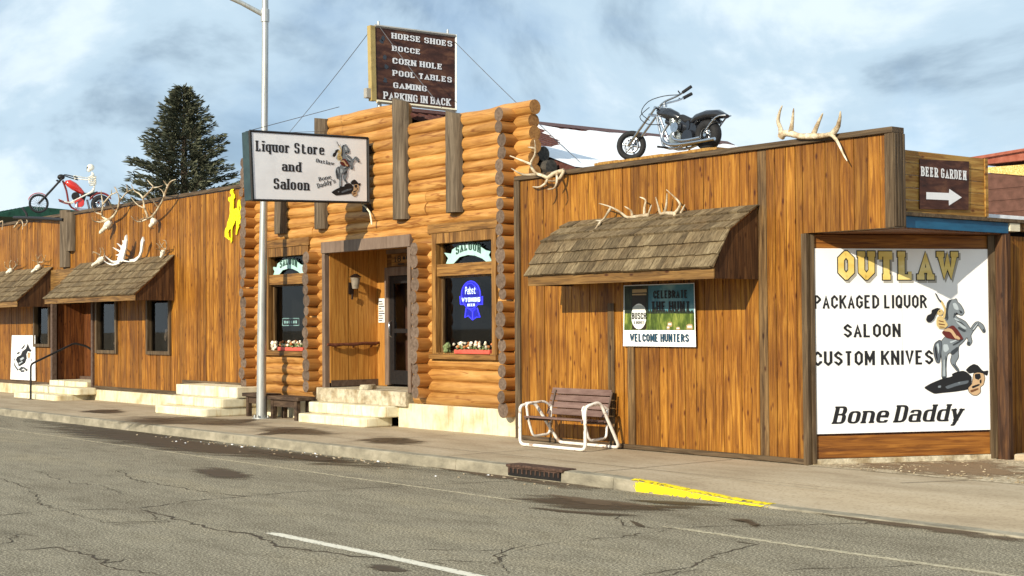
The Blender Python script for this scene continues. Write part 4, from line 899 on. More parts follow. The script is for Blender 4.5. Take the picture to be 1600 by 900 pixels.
# ================================================================== SIGNS
# artwork of the rearing grey horse with a skeleton rider over a skull in a black hat (outlines in artwork units 650 x 900)
ART = [
 ('art_black', [(65,778),(120,745),(210,708),(290,690),(285,672),(320,655),(372,645),(400,655),(440,690),(440,740),(420,790),(380,800),(300,812),(210,820),(150,828),(105,805)]),
 ('art_black', [(392,640),(420,612),(455,592),(490,604),(528,650),(572,643),(562,688),(525,668),(455,662),(420,670)]),
 ('art_grey2', [(230,770),(330,735),(420,720),(410,745),(320,765),(250,790)]), ('art_grey', [(175,765),(200,760),(200,778),(178,780)]), ('art_grey', [(330,738),(352,734),(345,748)]),
 ('art_skull', [(455,668),(490,660),(532,668),(542,705),(530,755),(505,772),(508,815),(480,838),(448,835),(420,812),(412,782),(442,752),(450,705)]),
 ('art_black', [(462,672),(505,668),(512,700),(492,718),(466,708)]), ('art_black', [(500,722),(516,712),(516,742),(504,748)]),
 ('art_black', [(438,768),(496,748),(506,758),(446,786)]), ('art_brown', [(424,800),(490,780),(494,792),(436,818)]),
 ('art_grey', [(318,82),(328,112),(350,128),(372,165),(379,192),(362,214),(338,206),(320,188),(308,212),(330,232),(360,245),(392,264),(418,302),(430,322),(452,286),(472,266),(494,263),(530,290),(546,338),(532,350),(512,320),(490,290),(480,292),(440,350),(430,372),(442,420),(422,450),(402,442),(412,408),(402,382),(372,420),(336,452),(332,490),(336,540),(306,590),(342,642),(326,650),(280,592),(274,565),(286,520),(268,502),(246,522),(236,600),(240,704),(206,706),(208,600),(203,530),(198,470),(200,420),(222,392),(248,372),(238,300),(236,250),(242,180),(252,120),(280,92),(302,92)]),
 ('art_grey2', [(190,405),(205,430),(198,500),(186,586),(164,582),(148,530),(140,478),(152,432)]),
 ('art_black', [(150,470),(160,450),(168,520),(176,575),(158,540)]),
 ('art_dark', [(242,120),(262,92),(284,92),(262,130),(252,190),(258,240),(242,260),(236,220)]), ('art_dark', [(340,172),(360,180),(368,196),(350,200)]), ('art_dark', [(306,142),(318,138),(316,152)]),
 ('art_pale', [(288,120),(312,115),(330,140),(338,170),(318,172),(300,160)]), ('art_pale', [(300,230),(330,245),(380,290),(400,320),(372,318),(320,270)]), ('art_dark', [(335,300),(400,335),(378,345),(330,318)]),
 ('art_pale', [(215,440),(250,440),(262,480),(235,505),(216,490)]), ('art_pale', [(218,560),(228,560),(228,690),(216,690)]), ('art_dark', [(270,500),(330,455),(330,490),(288,525)]), ('art_pale', [(440,325),(478,278),(490,276),(450,330)]),
 ('art_dark', [(262,300),(300,318),(340,352),(330,356),(290,330)]), ('art_dark', [(300,250),(350,262),(392,300),(384,300),(345,272)]), ('art_dark', [(288,440),(330,418),(372,392),(372,402),(330,432),(292,450)]),
 ('art_pale', [(262,420),(300,408),(330,398),(318,412),(275,432)]), ('art_dark', [(232,520),(240,560),(238,620),(232,620)]), ('art_dark', [(286,590),(300,596),(334,642),(326,644)]), ('art_pale', [(160,440),(176,428),(184,470),(178,520),(168,470)]),
 ('art_dark', [(310,190),(300,230),(292,232),(300,196)]), ('art_dark', [(520,318),(534,322),(540,342),(530,346)]), ('art_dark', [(404,420),(422,420),(418,446),(404,440)]), ('art_dark', [(206,690),(240,690),(240,706),(206,706)]),
 ('art_maroon', [(200,348),(232,318),(290,288),(330,330),(372,398),(338,408),(300,402),(236,388)]),
 ('art_gold', [(160,255),(168,225),(200,215),(226,248),(252,290),(226,316),(182,318),(162,292)]),
 ('art_brown', [(176,250),(220,262),(218,270),(178,260)]), ('art_brown', [(176,275),(228,284),(226,292),(178,286)]), ('art_brown', [(182,300),(226,304),(222,310),(184,308)]),
 ('art_gold', [(206,232),(222,170),(196,118),(188,92),(206,100),(236,165),(226,238)]),
 ('art_dark', [(146,38),(160,44),(178,80),(200,104),(192,116),(172,92)]),
 ('art_gold', [(168,172),(206,166),(212,200),(190,216),(166,206)]), ('art_black', [(178,180),(190,178),(188,192)]),
 ('art_black', [(78,246),(88,214),(120,200),(122,172),(165,154),(196,162),(178,172),(168,186),(152,212),(140,244),(112,268),(86,264)]),
 ('art_skull', [(252,312),(282,322),(330,392),(306,398),(268,342),(224,338),(212,326)]), ('art_skull', [(320,368),(345,392),(340,404),(318,400)]),
]
for k_, c_ in dict(art_black=(.012,.012,.014), art_grey=(.165,.19,.215), art_grey2=(.085,.10,.12), art_dark=(.035,.042,.05), art_pale=(.36,.41,.45), art_skull=(.46,.31,.18), art_brown=(.14,.06,.025), art_gold=(.50,.37,.16), art_maroon=(.10,.018,.016)).items(): flat(k_, c_)
ARTM = ['art_black', 'art_grey', 'art_grey2', 'art_dark', 'art_pale', 'art_skull', 'art_brown', 'art_gold', 'art_maroon']
def chaikin(P, it=1):
    P = [Vector((*p, 0)).xy for p in P]
    for _ in range(it):
        Q = []
        for a, b in zip(P, P[1:]+P[:1]): Q += [a*.84+b*.16, a*.16+b*.84]
        P = Q
    return [(p.x, p.y) for p in P]
def fatten(P, d):
    n = len(P); A = sum(P[i][0]*P[(i+1) % n][1]-P[(i+1) % n][0]*P[i][1] for i in range(n)); sg = 1 if A > 0 else -1; out_ = []
    for i in range(n):
        a, b = Vector(P[i-1]), Vector(P[(i+1) % n]); t = (b-a).normalized(); out_.append((P[i][0]+sg*t.y*d, P[i][1]-sg*t.x*d))
    return out_
def artwork(par, fmap, nrm, lift=.004, name='horse_and_rider_emblem'):
    mb = MB()
    for i, (m, P) in enumerate(ART):
        if i in (5, 10, 11, 22): shape_on(mb, fatten(chaikin(P), 4), fmap, nrm, lift+.0004*i-.0002, 0)
    for i, (m, P) in enumerate(ART): shape_on(mb, chaikin(P), fmap, nrm, lift+.0004*i, ARTM.index(m))
    return mb.build(name, [M[k] for k in ARTM], par)
def chP(off=0): return (ca+cn*off, cn)
def atC(x, y, off=.012): return atP(x, y, ca+cn*off, cn)
# --- big OUTLAW board on the chamfer
fo = .012
TL, TR, BR, BL = [atC(*p, fo) for p in ((1269.5,388),(1543.5,388.5),(1549,677),(1271.5,678.5))]
os_ = thing('liquor_sign_board', 'large white board lettered OUTLAW with rearing horse emblem on the angled corner entry', 'sign board', BL)
mb = MB(); s0, s1 = (BL-ca).dot(cdv), (BR-ca).dot(cdv); sm_ = (s0+s1)/2
for a, b in ((s0, sm_-.002), (sm_+.002, s1)): mb.hexa([ch(a,fo,BL.z),ch(b,fo,BL.z),ch(b,-.02,BL.z),ch(a,-.02,BL.z)], [ch(a,fo,TL.z),ch(b,fo,TL.z),ch(b,-.02,TL.z),ch(a,-.02,TL.z)])
mb.build('panel', M['white_sign'], os_)
def ctext(name, s, x0, x1, yb, yt, mtl, **kw):
    P0, P1 = atC(x0, yb, fo), atC(x1, yb, fo); P1.z = P0.z = (P0.z+P1.z)/2; Hh = atC((x0+x1)/2, yt, fo).z-P0.z
    mb = MB(); lift = kw.pop('lift', .004); text_on(mb, s, P0, P1, Hh, cn, lift=lift, **kw); mb.build_words(name, M[mtl], os_)
kw = dict(wx=.155, wy=.115, gw=.50, gap=.15, style='chamfer', serif=.035)
P0, P1 = atC(1309, 437, fo), atC(1496, 437, fo); P1.z = P0.z; Hh = atC(1400, 393, fo).z-P0.z
for nm, mt, gr, dx, dz, lf in (('letter_shadow', 'lshadow', .045, .025, -.028, .002), ('letter_outline', 'goldedge', .045, 0, 0, .005), ('gold_letters', 'gold', 0, 0, 0, .009)):
    mb = MB(); text_on(mb, 'OUTLAW', P0+cdv*dx+Vector((0,0,dz)), P1+cdv*dx+Vector((0,0,dz)), Hh, cn, lift=lf, grow=gr, **kw); mb.build(nm, M[mt], os_)
ck_ = dict(wx=.105, wy=.085, gw=.44, gap=.13, space=.34, style='chamfer')
ctext('lettering', 'PACKAGED LIQUOR', 1272, 1448, 482, 461, 'black', **ck_); ctext('lettering', 'SALOON', 1318, 1407, 527, 506, 'black', **ck_); ctext('lettering', 'CUSTOM KNIVES', 1271, 1458, 570.5, 548, 'black', **ck_)
ctext('lettering', 'Bone Daddy', 1300, 1502, 660, 633, 'black', wx=.125, wy=.055, gw=.50, gap=.07, space=.26, serif=.045, shear=.26)
artwork(os_, lambda x, y: atC(1430+x/5, 450+y/5, fo), cn)
# --- box sign on the log front, square to the street
SX = -22.0
TL, TR, BR, BL = [atX(*p, SX) for p in ((389.5,204.5),(575,216),(576,316.5),(394,312.5))]
ls = thing('box_sign', 'white box sign with rearing horse emblem jutting out from the log wall', 'sign', BR+Vector((-.12, 0, 0)))
dX = Vector((-.27, 0, 0)); f_ = .035
mb = MB(); mb.hexa([BL, BR, BR+dX, BL+dX], [TL, TR, TR+dX, TL+dX]); mb.build('cabinet', M['green_metal'], ls, bevel=.01)
cen = (TL+TR+BR+BL)/4; ins = [cen+(p-cen)*.965+Vector((.006, 0, 0)) for p in (BL, BR, TR, TL)]
mb = MB(); mb.prism(ins, (-.004, 0, 0)); mb.build('lit_face', M['sign_face'], ls)
mb = MB()
for a, b in ((TL, TR), (TR, BR), (BR, BL), (BL, TL)): mb.tube([a+Vector((.004,0,0)), b+Vector((.004,0,0))], .022, 4, sm=False)
mb.build('face_frame', M['iron'], ls)
nX = (1, 0, 0)
def stext(s, a, b, hpx, **kw):
    P0 = atX(370+a[0]/6, 180+a[1]/6, SX+.008); P1 = atX(370+b[0]/6, 180+b[1]/6, SX+.008); Pt = atX(370+a[0]/6, 180+(a[1]-hpx)/6, SX+.008)
    mb = MB(); lift = .003; polys_kw = dict(wx=.125, wy=.055, gw=.42, gap=.07, space=.42, serif=.07); polys_kw.update(kw)
    u = (P1-P0); Hh = (Pt-P0).length
    polys, wd = strokes(s, **polys_kw); wxx = polys_kw['wx']; upv = Vector((0, -u.z, u.y)).normalized(); L_ = u.length; u.normalize()
    for k, q in enumerate(polys): mb.cur = WORDS[k]; mb.poly([P0+u*((p.x+wxx)/(wd+2*wxx)*L_)+upv*(p.y*Hh)+Vector((lift+.00012*(k % 14), 0, 0)) for p in q], .5)
    mb.build_words('lettering', M['black'], ls)
stext('Liquor Store', (180,337), (820,373), 100); stext('and', (422,523), (603,533), 92); stext('Saloon', (345,692), (680,706), 102)
stext('Outlaw', (740,440), (910,474), 36, wx=.09); stext('Bone', (772,620), (885,594), 38, wx=.09); stext('Daddy\'s', (760,685), (928,634), 44, wx=.09)
artwork(ls, lambda x, y: atX(370+(885+(x-65)*.545)/6, 180+(245+(y-38)*.645)/6, SX+.008), nX)
mb = MB(); mb.box(-22.20, -22.06, BR.y-.01, 14.60, BR.z-.16, BR.z-.02); mb.box(-22.20, -22.06, BR.y-.005, 14.60, TR.z-.25, TR.z-.12); mb.build('wall_bracket', M['iron'], ls, bevel=.01)
cp = [atY(x, y, 14.42) for x, y in ((566,319),(572,324),(578,332),(580,343),(581,351))]
mb = MB(); mb.tube(cp, .016, 6); mb.build('conduit', M['cream'], ls)
mb = MB(); mb.tube([BL+dX*.5, BL+dX*.5+Vector((0, .3, .02))], .02, 6)
wire = MB(); wire.tube([TL+dX*.5, atY(530,167,14.5)], .006, 5); wire.build('guy_wire', M['wire'], ls)
wire = MB(); wire.tube([TL+dX*.5+Vector((0,.35,.0)), atY(512,205,14.5)], .005, 5); wire.build('guy_wire', M['wire'], ls)
# --- roof sign listing the games
GX = -22.3
TL, TR, BR, BL = [atX(*p, GX) for p in ((585.5,42),(711,57.5),(711,170),(588,156))]
gs = thing('roof_sign', 'tall dark rusty roof sign listing horse shoes, bocce and pool tables above the log parapet', 'sign', (BL+BR)/2-Vector((0,0,.5)))
dX = Vector((-.10, 0, 0))
mb = MB(); mb.hexa([BL, BR, BR+dX, BL+dX], [TL, TR, TR+dX, TL+dX]); mb.build('board', M['rust_board'], gs)
mb = MB(); mb.hexa([BL+Vector((.012,-.10,-.02)), BL+Vector((.012,0,-.02)), BL+dX+Vector((0,0,-.02)), BL+dX+Vector((0,-.10,-.02))], [TL+Vector((.012,-.10,.02)), TL+Vector((.012,0,.02)), TL+dX+Vector((0,0,.02)), TL+dX+Vector((0,-.10,.02))]); mb.build('edge_frame', M['beige_edge'], gs)
mb = MB(); mb.tube([TL+Vector((.005,0,.02)), TR+Vector((.005,0,.02))], .028, 4, sm=False); mb.build('top_frame', M['lshadow'], gs)
mb = MB(); mb.tube([TR+Vector((.005,.02,.04)), BR+Vector((.005,.02,-.05))], .022, 4, sm=False); mb.build('edge_frame', M['galv'], gs)
mb = MB(); mb.tube([BL+Vector((.01,0,-.03)), BR+Vector((.01,0,-.03))], .035, 4, sm=False); mb.build('bottom_rail', M['cream'], gs)
mb = MB(); mb.tube([BL+Vector((-.05,.2,-.16)), BR+Vector((-.05,.1,-.16))], .05, 4, sm=False); mb.build('support_beam', M['redwood_x'], gs)
for p in (BL, BR):
    mb = MB(); mb.tube([p+Vector((-.05, .1 if p is BL else -.1, .1)), Vector((p.x-.05, p.y+(.1 if p is BL else -.1), 5.4))], .04, 6); mb.build('support_post', M['galv'], gs)
for p in (TL+Vector((-.03,.1,.03)), TR+Vector((-.03,-.15,.03))):
    mb = MB(); mb.tube([p, p+Vector((0,0,.09))], .022, 6); mb.build('eye_bolt', M['galv'], gs)
jb = atX(578, 145, GX); mb = MB(); mb.box(GX-.12, GX-.02, jb.y-.06, jb.y+.07, jb.z-.09, jb.z+.09); mb.build('junction_box', M['lshadow'], gs, bevel=.01)
sw = dict(wx=.135, wy=.075, gw=.54, gap=.08, space=.42, serif=.075)
def gtext(s, a, b, hpx):
    P0 = atX(570+a[0]/6, 30+a[1]/6, GX+.004); P1 = atX(570+b[0]/6, 30+b[1]/6, GX+.004); Pt = atX(570+a[0]/6, 30+(a[1]-hpx)/6, GX+.004)
    P1.z = P0.z = (P0.z+P1.z)/2; mb = MB(); text_on(mb, s, P0, P1, (Pt-P0).length, nX, **sw); mb.build_words('lettering', M['sign_white'], gs)
gtext('HORSE SHOES', (250,190), (818,248), 64); gtext('BOCCE', (255,300), (520,325), 54); gtext('CORN HOLE', (258,420), (725,467), 60); gtext('POOL TABLES', (260,535), (815,588), 60); gtext('GAMING', (265,648), (580,674), 58); gtext('PARKING IN BACK', (175,745), (803,815), 68)
mb = MB()                                               # dark painted bullet marks left of the lines
for x, y in ((598,68),(596,73),(601,98),(603,112),(602,134)):
    c = atX(x, y-8, GX); mb.add([(GX+.003, c.y+.05*math.cos(k)*random.uniform(.6,1.3), c.z+.05*math.sin(k)*random.uniform(.6,1.3)) for k in [i*.7 for i in range(9)]], [list(range(9))], .5)
mb.build('bullet_marks', M['gloss_black'], gs)
roofn = Vector((sl_, 0, 1))
for a, b in ((TL+Vector((-.05,-.05,-.05)), atY(452,207,16.2)), (TL+Vector((.02,.1,0)), atY(690,168,14.62)), (TR+Vector((0,0,-.1)), atP(905,252,(RXc,16,RZ+.06),roofn))):
    mb = MB(); n = 6; a = Vector(a); mb.tube([a.lerp(b, i/n)-Vector((0,0,.03*math.sin(math.pi*i/n))) for i in range(n+1)], .0065, 5); mb.build('guy_wire', M['wire'], gs)
# --- BEER GARDEN sign
BX = -10.652
bg_ = thing('beer_garden_sign', 'small rusty square sign with BEER GARDEN and a white arrow on the golden parapet', 'sign', atX(1475, 328, BX))
q = [atX(*p, BX) for p in ((1436,326.5),(1512,328),(1513,252.5),(1436.5,248.5))]; mb = MB(); mb.prism(q, (.012, 0, 0)); mb.build('board', M['rust_board'], bg_)
BX2 = BX+.013
P0 = atX(1439, 276, BX2); P1 = atX(1509.5, 280.5, BX2); P1.z = P0.z = (P0.z+P1.z)/2; mb = MB(); text_on(mb, 'BEER GARDEN', P0, P1, atX(1439,261,BX2).z-atX(1439,276,BX2).z, nX, wx=.105, wy=.07, gw=.36, gap=.11, space=.3, serif=.06); mb.build_words('lettering', M['sign_white'], bg_)
mb = MB(); shape_on(mb, [(235,401),(412,408),(415,376),(512,442),(412,506),(410,464),(235,456)], lambda x, y: atX(1400+x/5, 220+y/5, BX2), nX, .003); mb.build('arrow', M['sign_white'], bg_)
# --- hunters banner under the awning
bn = thing('hunting_banner', 'green and blue vinyl banner welcoming hunters under the shake awning', 'banner', atY(1030, 543, 14.2))
def bY(x, y, o=.0): return atY(965+x/7.823, 435+y/7.823, 14.165-o)
def wav(p): return p+Vector((0, .0022*math.sin(p.x*5)+.0012*math.sin(p.z*7), 0))
def grid(mb, c, mat, o, nx=8, ny=6):
    tl, tr, br, bl = c; V = []
    for i in range(nx+1):
        for j in range(ny+1):
            u, v = i/nx, j/ny; p = (Vector(tl)*(1-u)+Vector(tr)*u)*(1-v)+(Vector(bl)*(1-u)+Vector(br)*u)*v; V.append(wav(bY(p.x, p.y, o)))
    mb.add(V, [(i*(ny+1)+j, i*(ny+1)+j+1, (i+1)*(ny+1)+j+1, (i+1)*(ny+1)+j) for i in range(nx) for j in range(ny)], .5, mat, True)
M['bn_sky'] = mk('printed_teal_sky', (.030,.10,.145), (.06,.19,.25), (.20,.36,.38), ns=2.2, rough=.45); M['bn_grass'] = mk('printed_green_field', (.030,.050,.010), (.085,.13,.02), (.26,.30,.06), scale=(2,1,.6), ns=9, det=6, rough=.45)
M['bn_forest'] = mk('printed_dark_forest', (.008,.012,.010), (.018,.028,.016), (.05,.065,.035), scale=(3,1,.5), ns=10, rough=.45); flat('bn_can', (.42,.46,.44), .4); flat('bn_oval', (.74,.76,.72), .4); flat('bn_navy', (.012,.05,.09)); flat('bn_bottle', (.025,.018,.008), .4); flat('bn_tan', (.36,.26,.13), .45)
mb = MB(); grid(mb, ((75,85),(937,55),(958,838),(68,828)), 0, 0); mb.build('vinyl_sheet', M['white_sign'], bn)
mb = MB(); grid(mb, ((82,95),(930,65),(934,420),(82,425)), 0, .003); grid(mb, ((84,424),(934,418),(940,632),(80,632)), 1, .003); grid(mb, ((84,98),(372,88),(372,425),(84,428)), 2, .006)
V = [(372,430)]; x = 372
while x < 930: V += [(x, random.uniform(330, 395)), (x+14, random.uniform(385, 415))]; x += 28
V += [(930,430)]; mb.poly([wav(bY(a, b, .006)) for a, b in V], .5, 2)
mb.build('printed_scene', [M['bn_sky'], M['bn_grass'], M['bn_forest']], bn)
mb = MB(); mb.poly([wav(bY(a, b, .009)) for a, b in ((225,100),(300,98),(302,160),(345,215),(350,610),(335,622),(190,624),(176,612),(176,218),(222,162))], .5, 0)
mb.poly([wav(bY(a, b, .0105)) for a, b in ((180,135),(352,128),(356,170),(178,178))], .5, 4); mb.poly([wav(bY(a, b, .0105)) for a, b in ((176,190),(350,186),(350,204),(176,208))], .5, 4)
mb.poly([wav(bY(258+92*math.cos(i*.314), 465+158*math.sin(i*.314), .0115)) for i in range(20)], .5, 2)
mb.poly([wav(bY(258+80*math.cos(i*.314), 372+45*math.sin(i*.314), .0125)) for i in range(10, 21)], .5, 3)
for a, b, w_, h_ in ((640,560,60,60), (880,590,80,70), (740,610,50,40), (620,600,40,50)):
    mb.poly([wav(bY(a+dx*w_/2, b+dy*h_/2, .0075)) for dx, dy in ((-1,-.5),(-.3,-1),(.8,-.9),(1,.1),(.9,1),(-.9,1))], .5, 4); mb.poly([wav(bY(a+dx*w_/3.2, b+dy*h_/6, .0085)) for dx, dy in ((-1,-1),(1,-1),(1,1),(-1,1))], .5, 2)
mb.build('printed_bottle', [M['bn_bottle'], M['bn_bottle'], M['bn_oval'], M['bn_can'], M['bn_tan']], bn)
def btext(s, a, b, hpx, mtl, o=.012, **kw):
    d = dict(wx=.115, wy=.095, gw=.40, gap=.10, space=.3, style='chamfer'); d.update(kw)
    P0 = bY(*a, o); P1 = bY(*b, o); mb = MB(); polys, wd = strokes(s, **d); u = P1-P0; L_ = u.length; u.normalize(); Hh = bY(a[0], a[1]-hpx, o).z-P0.z
    for k, qd in enumerate(polys): mb.cur = WORDS[k]; mb.poly([wav(P0+u*((p.x+d['wx'])/(wd+2*d['wx'])*L_)+Vector((0, -.00012*(k % 14), p.y*Hh))) for p in qd], .5)
    mb.build_words('lettering', M[mtl], bn)
btext('CELEBRATE', (435,248), (855,240), 98, 'black', wx=.12); btext('THE HUNT', (405,404), (888,404), 122, 'black', wx=.12); btext('WELCOME HUNTERS', (148,772), (872,780), 98, 'bn_navy'); btext('BUSCH', (172,500), (348,500), 82, 'black', o=.0145, style='round', gap=.12); btext('LIGHT', (198,556), (322,556), 34, 'black', o=.0145)
# --- white panel with dark emblem on the far left wall
wp = thing('white_panel_sign', 'white panel with a dark skull-and-hat emblem beside the black pipe handrail', 'sign', atY(35, 593, 14.7))
def wY(x, y, o=0): return atY(x/6.925, 510+y/6.925, 14.70-o)
mb = MB(); mb.prism([wY(*p) for p in ((112,572),(380,588),(376,96),(128,96))], (0, .02, 0)); mb.build('panel', M['white_sign'], wp)
mb = MB()
for P in ([(170,360),(185,330),(225,310),(240,270),(280,240),(300,185),(322,240),(342,262),(330,275),(300,268),(285,300),(290,345),(270,395),(225,425),(200,432),(195,405)],): mb.poly([wY(a, b, .004) for a, b in P], .5, 0)
for P in ([(300,280),(330,285),(325,335),(305,350),(296,320)],): mb.poly([wY(a, b, .005) for a, b in P], .5, 1)
for P in ([(302,292),(312,290),(310,305)], [(180,290),(210,270),(212,290),(190,305)], [(228,240),(270,190),(262,225),(236,250)], [(150,330),(165,380),(150,360)], [(145,370),(165,420),(200,470),(190,480),(155,430)], [(200,465),(230,435),(260,440),(300,465),(290,490),(255,455),(215,480)], [(222,475),(265,472),(262,492),(225,495)], [(345,330),(330,380),(340,375)]): mb.poly([wY(a, b, .006) for a, b in P], .5, 2)
for P in ([(215,350),(250,330),(262,345),(225,372)], [(200,395),(240,375),(245,385),(208,410)]): mb.poly([wY(a, b, .007) for a, b in P], .5, 3)
mb.build('emblem', [M['art_black'], M['art_skull'], M['art_dark'], M['art_pale']], wp)
# --- yellow bucking horse and rider cut-out
yb = [(190,120),(208,110),(220,125),(205,155),(208,185),(226,210),(228,250),(212,275),(212,330),(210,405),(245,385),(262,392),(262,330),(272,285),(288,272),(300,300),(310,380),(315,430),(304,445),(298,380),(286,330),(280,370),(284,405),(302,440),(305,520),(300,545),(310,570),(296,600),(280,610),(284,640),(268,680),(256,740),(242,745),(244,690),(252,640),(246,600),(250,560),(240,548),(222,600),(200,640),(190,700),(192,770),(190,830),(178,862),(172,820),(182,740),(176,660),(150,680),(140,720),(148,770),(168,800),(158,820),(128,795),(95,770),(95,700),(105,655),(120,640),(128,590),(150,520),(165,455),(162,400),(168,330),(165,298),(150,300),(138,270),(148,238),(178,235),(184,210),(165,180),(172,150)]
mb = MB(); mb.prism([atY(340+x/8.578, 280+y/8.578, 14.712) for x, y in yb], (0, .018, 0)); tag(mb.build('bucking_horse_cutout', M['yellow']), 'bright yellow bucking horse and rider cut-out high on the board wall', 'wall emblem')
# --- window signs and flower boxes
SAL = [(200,128),(240,103),(310,90),(380,103),(424,133),(456,140),(444,166),(464,206),(430,212),(400,188),(350,168),(305,164),(250,178),(205,226),(158,222),(172,186),(146,150),(192,156)]
def saloon(label, par_map, yplane):
    t_ = thing('saloon_banner', label, 'window sign', par_map(305, 212), 'scroll banners in the transoms')
    mb = MB(); mb.prism([par_map(*p) for p in SAL], (0, .012, 0)); mb.build('scroll', M['mint'], t_)
    mb = MB(); u = (par_map(392,165)-par_map(226,165)); P0 = par_map(226,166)+Vector((0,-.006,0)); Hh = par_map(300,108).z-par_map(300,164).z
    text_on(mb, 'SALOON', P0, P0+Vector((u.length,0,0)), Hh, (0,-1,0), lift=.002, arc=.07, wx=.12, wy=.07, gw=.45, gap=.16, serif=.06); mb.build('lettering', M['dkgreen'], t_)
saloon('pale mint SALOON scroll banner in the transom above the blue neon', lambda x, y: atY(660+x/4.286, 360+y/4.286, 14.615), 0)
def lmap(x, y):
    X = 352+(x-146)/(464-146)*(682-352); Y = 672+(y-90)/(226-90)*(848-672); return atY(370+X/6.43, 300+Y/6.43, 14.615)
saloon('pale mint SALOON scroll banner in the transom behind the street lamp pole', lmap, 0)
neon = bpy.data.materials.new('blue_neon'); neon.use_nodes = True; e = neon.node_tree.nodes['Principled BSDF']; e.inputs['Base Color'].default_value = (.01,.01,.2,1); e.inputs['Emission Color'].default_value = (.035,.03,1,1); e.inputs['Emission Strength'].default_value = 2.2; M['neon'] = neon
neon2 = bpy.data.materials.new('white_neon'); neon2.use_nodes = True; e = neon2.node_tree.nodes['Principled BSDF']; e.inputs['Emission Color'].default_value = (.62,.78,1,1); e.inputs['Emission Strength'].default_value = 1.5; M['neon2'] = neon2
M['neonback'] = mk('deep_blue_acrylic', (.006,.006,.16), (.010,.010,.24), ns=6, rough=.3, emit=((.004,.004,.35), .55))
ng = thing('neon_beer_sign', 'glowing blue ribbon-shaped neon beer sign in the right log-front window', 'neon sign', atY(738, 500, 14.70))
def nY(x, y, o=0): return atY(710+x/11.25, 430+y/11.25, 14.70-o)
oval = [(290+165*math.cos(a)*(1 if math.sin(a) < .3 else .93), 350+245*math.sin(a)) for a in [i*2*math.pi/28 for i in range(28)]]
mb = MB(); mb.prism([nY(*p) for p in oval], (0,.015,0)); mb.prism([nY(*p, .004) for p in ((195,570),(400,570),(455,740),(385,735),(320,785),(240,710),(185,745))], (0,.012,0)); mb.prism([nY(*p, .008) for p in ((100,368),(492,368),(492,512),(108,512))], (0,.01,0)); mb.build('acrylic_back', M['neonback'], ng)
mb = MB(); ov = [nY(*p, .02) for p in oval]; mb.tube(ov+[ov[0], ov[1]], .010, 6); mb.tube([nY(*p, .025) for p in ((100,368),(108,512),(200,512))], .010, 6); mb.tube([nY(*p, .025) for p in ((400,512),(492,512),(492,368))], .010, 6)
for P in (((205,575),(185,745),(240,712),(320,785)), ((400,575),(450,740),(388,735),(320,785)), ((270,600),(320,640),(320,785)), ((370,590),(320,640)), ((200,190),(235,150),(300,140),(360,190),(400,260))): mb.tube([nY(*p, .022) for p in P], .009, 6)
mb.build('neon_tube', M['neon'], ng)
mb = MB()
for s_, a, b, hp, k_ in (('Pabst', (190,335), (375,345), 130, dict(wx=.07, wy=.06, gw=.5, gap=.18, shear=.1)), ('WYOMING', (132,475), (455,475), 80, dict(wx=.11, wy=.09, gw=.55, gap=.2)), ('BEER', (232,548), (362,548), 46, dict(wx=.12, wy=.1, gw=.5, gap=.2))):
    P0, P1 = nY(*a, .026), nY(*b, .026); P1.z = P0.z; text_on(mb, s_, P0, P1, nY(a[0], a[1]-hp).z-nY(*a).z, (0,-1,0), lift=.003, **k_)
mb.build('neon_letters', M['neon2'], ng)
lo_ = thing('window_plaque', 'small framed pale plaque hanging inside the left log-front window', 'window sign', atY(455, 509, 14.70))
def lY(x, y, o=0): return atY(410+x/12, 480+y/12, 14.70-o)
mb = MB(); mb.prism([lY(*p) for p in ((375,350),(690,345),(690,205),(378,208))], (0,.01,0)); mb.build('plate', M['interior'], lo_)
mb = MB(); mb.tube([lY(*p, .004) for p in ((378,345),(688,342),(688,210),(380,212),(378,345))], .008, 4, sm=False)
mb.build('frame', M['mint'], lo_)
mb = MB()
for i in range(6): mb.box(*(sorted((lY(415+i*42, 300).x, lY(440+i*42, 300).x))), 14.693, 14.698, lY(415,305).z, lY(415,250+random.random()*12).z)
mb.build('worn_lettering', M['mint'], lo_)
fl_g = 'planters on the window ledges'
def planter(label, x0, x1, z, pale):
    t_ = thing('flower_planter', label, 'planter', ((x0+x1)/2, 14.53, z), fl_g)
    mb = MB(); mb.prism([(x0, 14.478, z), (x1, 14.478, z), (x1, 14.60, z), (x0, 14.60, z)], (0, 0, .075), .5); mb.build('trough', M['red_pot'], t_, bevel=.012)
    mb = MB()
    for k in range(70): mb.ball((random.uniform(x0, x1), random.uniform(14.47, 14.60), z+.075+random.uniform(.0, .06)), random.uniform(.014, .03), random.uniform(.014, .03), random.uniform(.012, .024), 6, 4, jit=.3)
    mb.build('foliage', M['leaf'], t_)
    mb = MB()
    for k in range(int((x1-x0)*44)): mb.ball((random.uniform(x0, x1), random.uniform(14.46, 14.58), z+.10+random.uniform(.0, .09)), random.uniform(.020, .036), .025, random.uniform(.018, .03), 7, 5, jit=.2, mat=0 if random.random() < .62 else 1)
    mb.build('blossoms', [M['petal'], M['petal_red']], t_)
planter('coral red trough of cream and rust flowers below the blue neon sign', -19.55, -18.60, 1.285, 0)
planter('coral red trough of cream and rust flowers in the window behind the lamp pole', -25.35, -24.40, 1.285, 0)
for X, lab in ((-19.80, 'round grey-green succulent on the sill at the left end of the right planter'), (-25.55, 'pale rounded plant on the sill at the left end of the left planter')):
    mb = MB()
    for k in range(26): a = random.random()*6.3; mb.ball((X+.07*math.cos(a)*random.random(), 14.53+.04*math.sin(a), 1.285+random.uniform(.03, .16)), .035, .03, .035, 6, 5, jit=.25)
    tag(mb.build('sill_plant', M['leaf' if X > -22 else 'petal']), lab, 'plant')
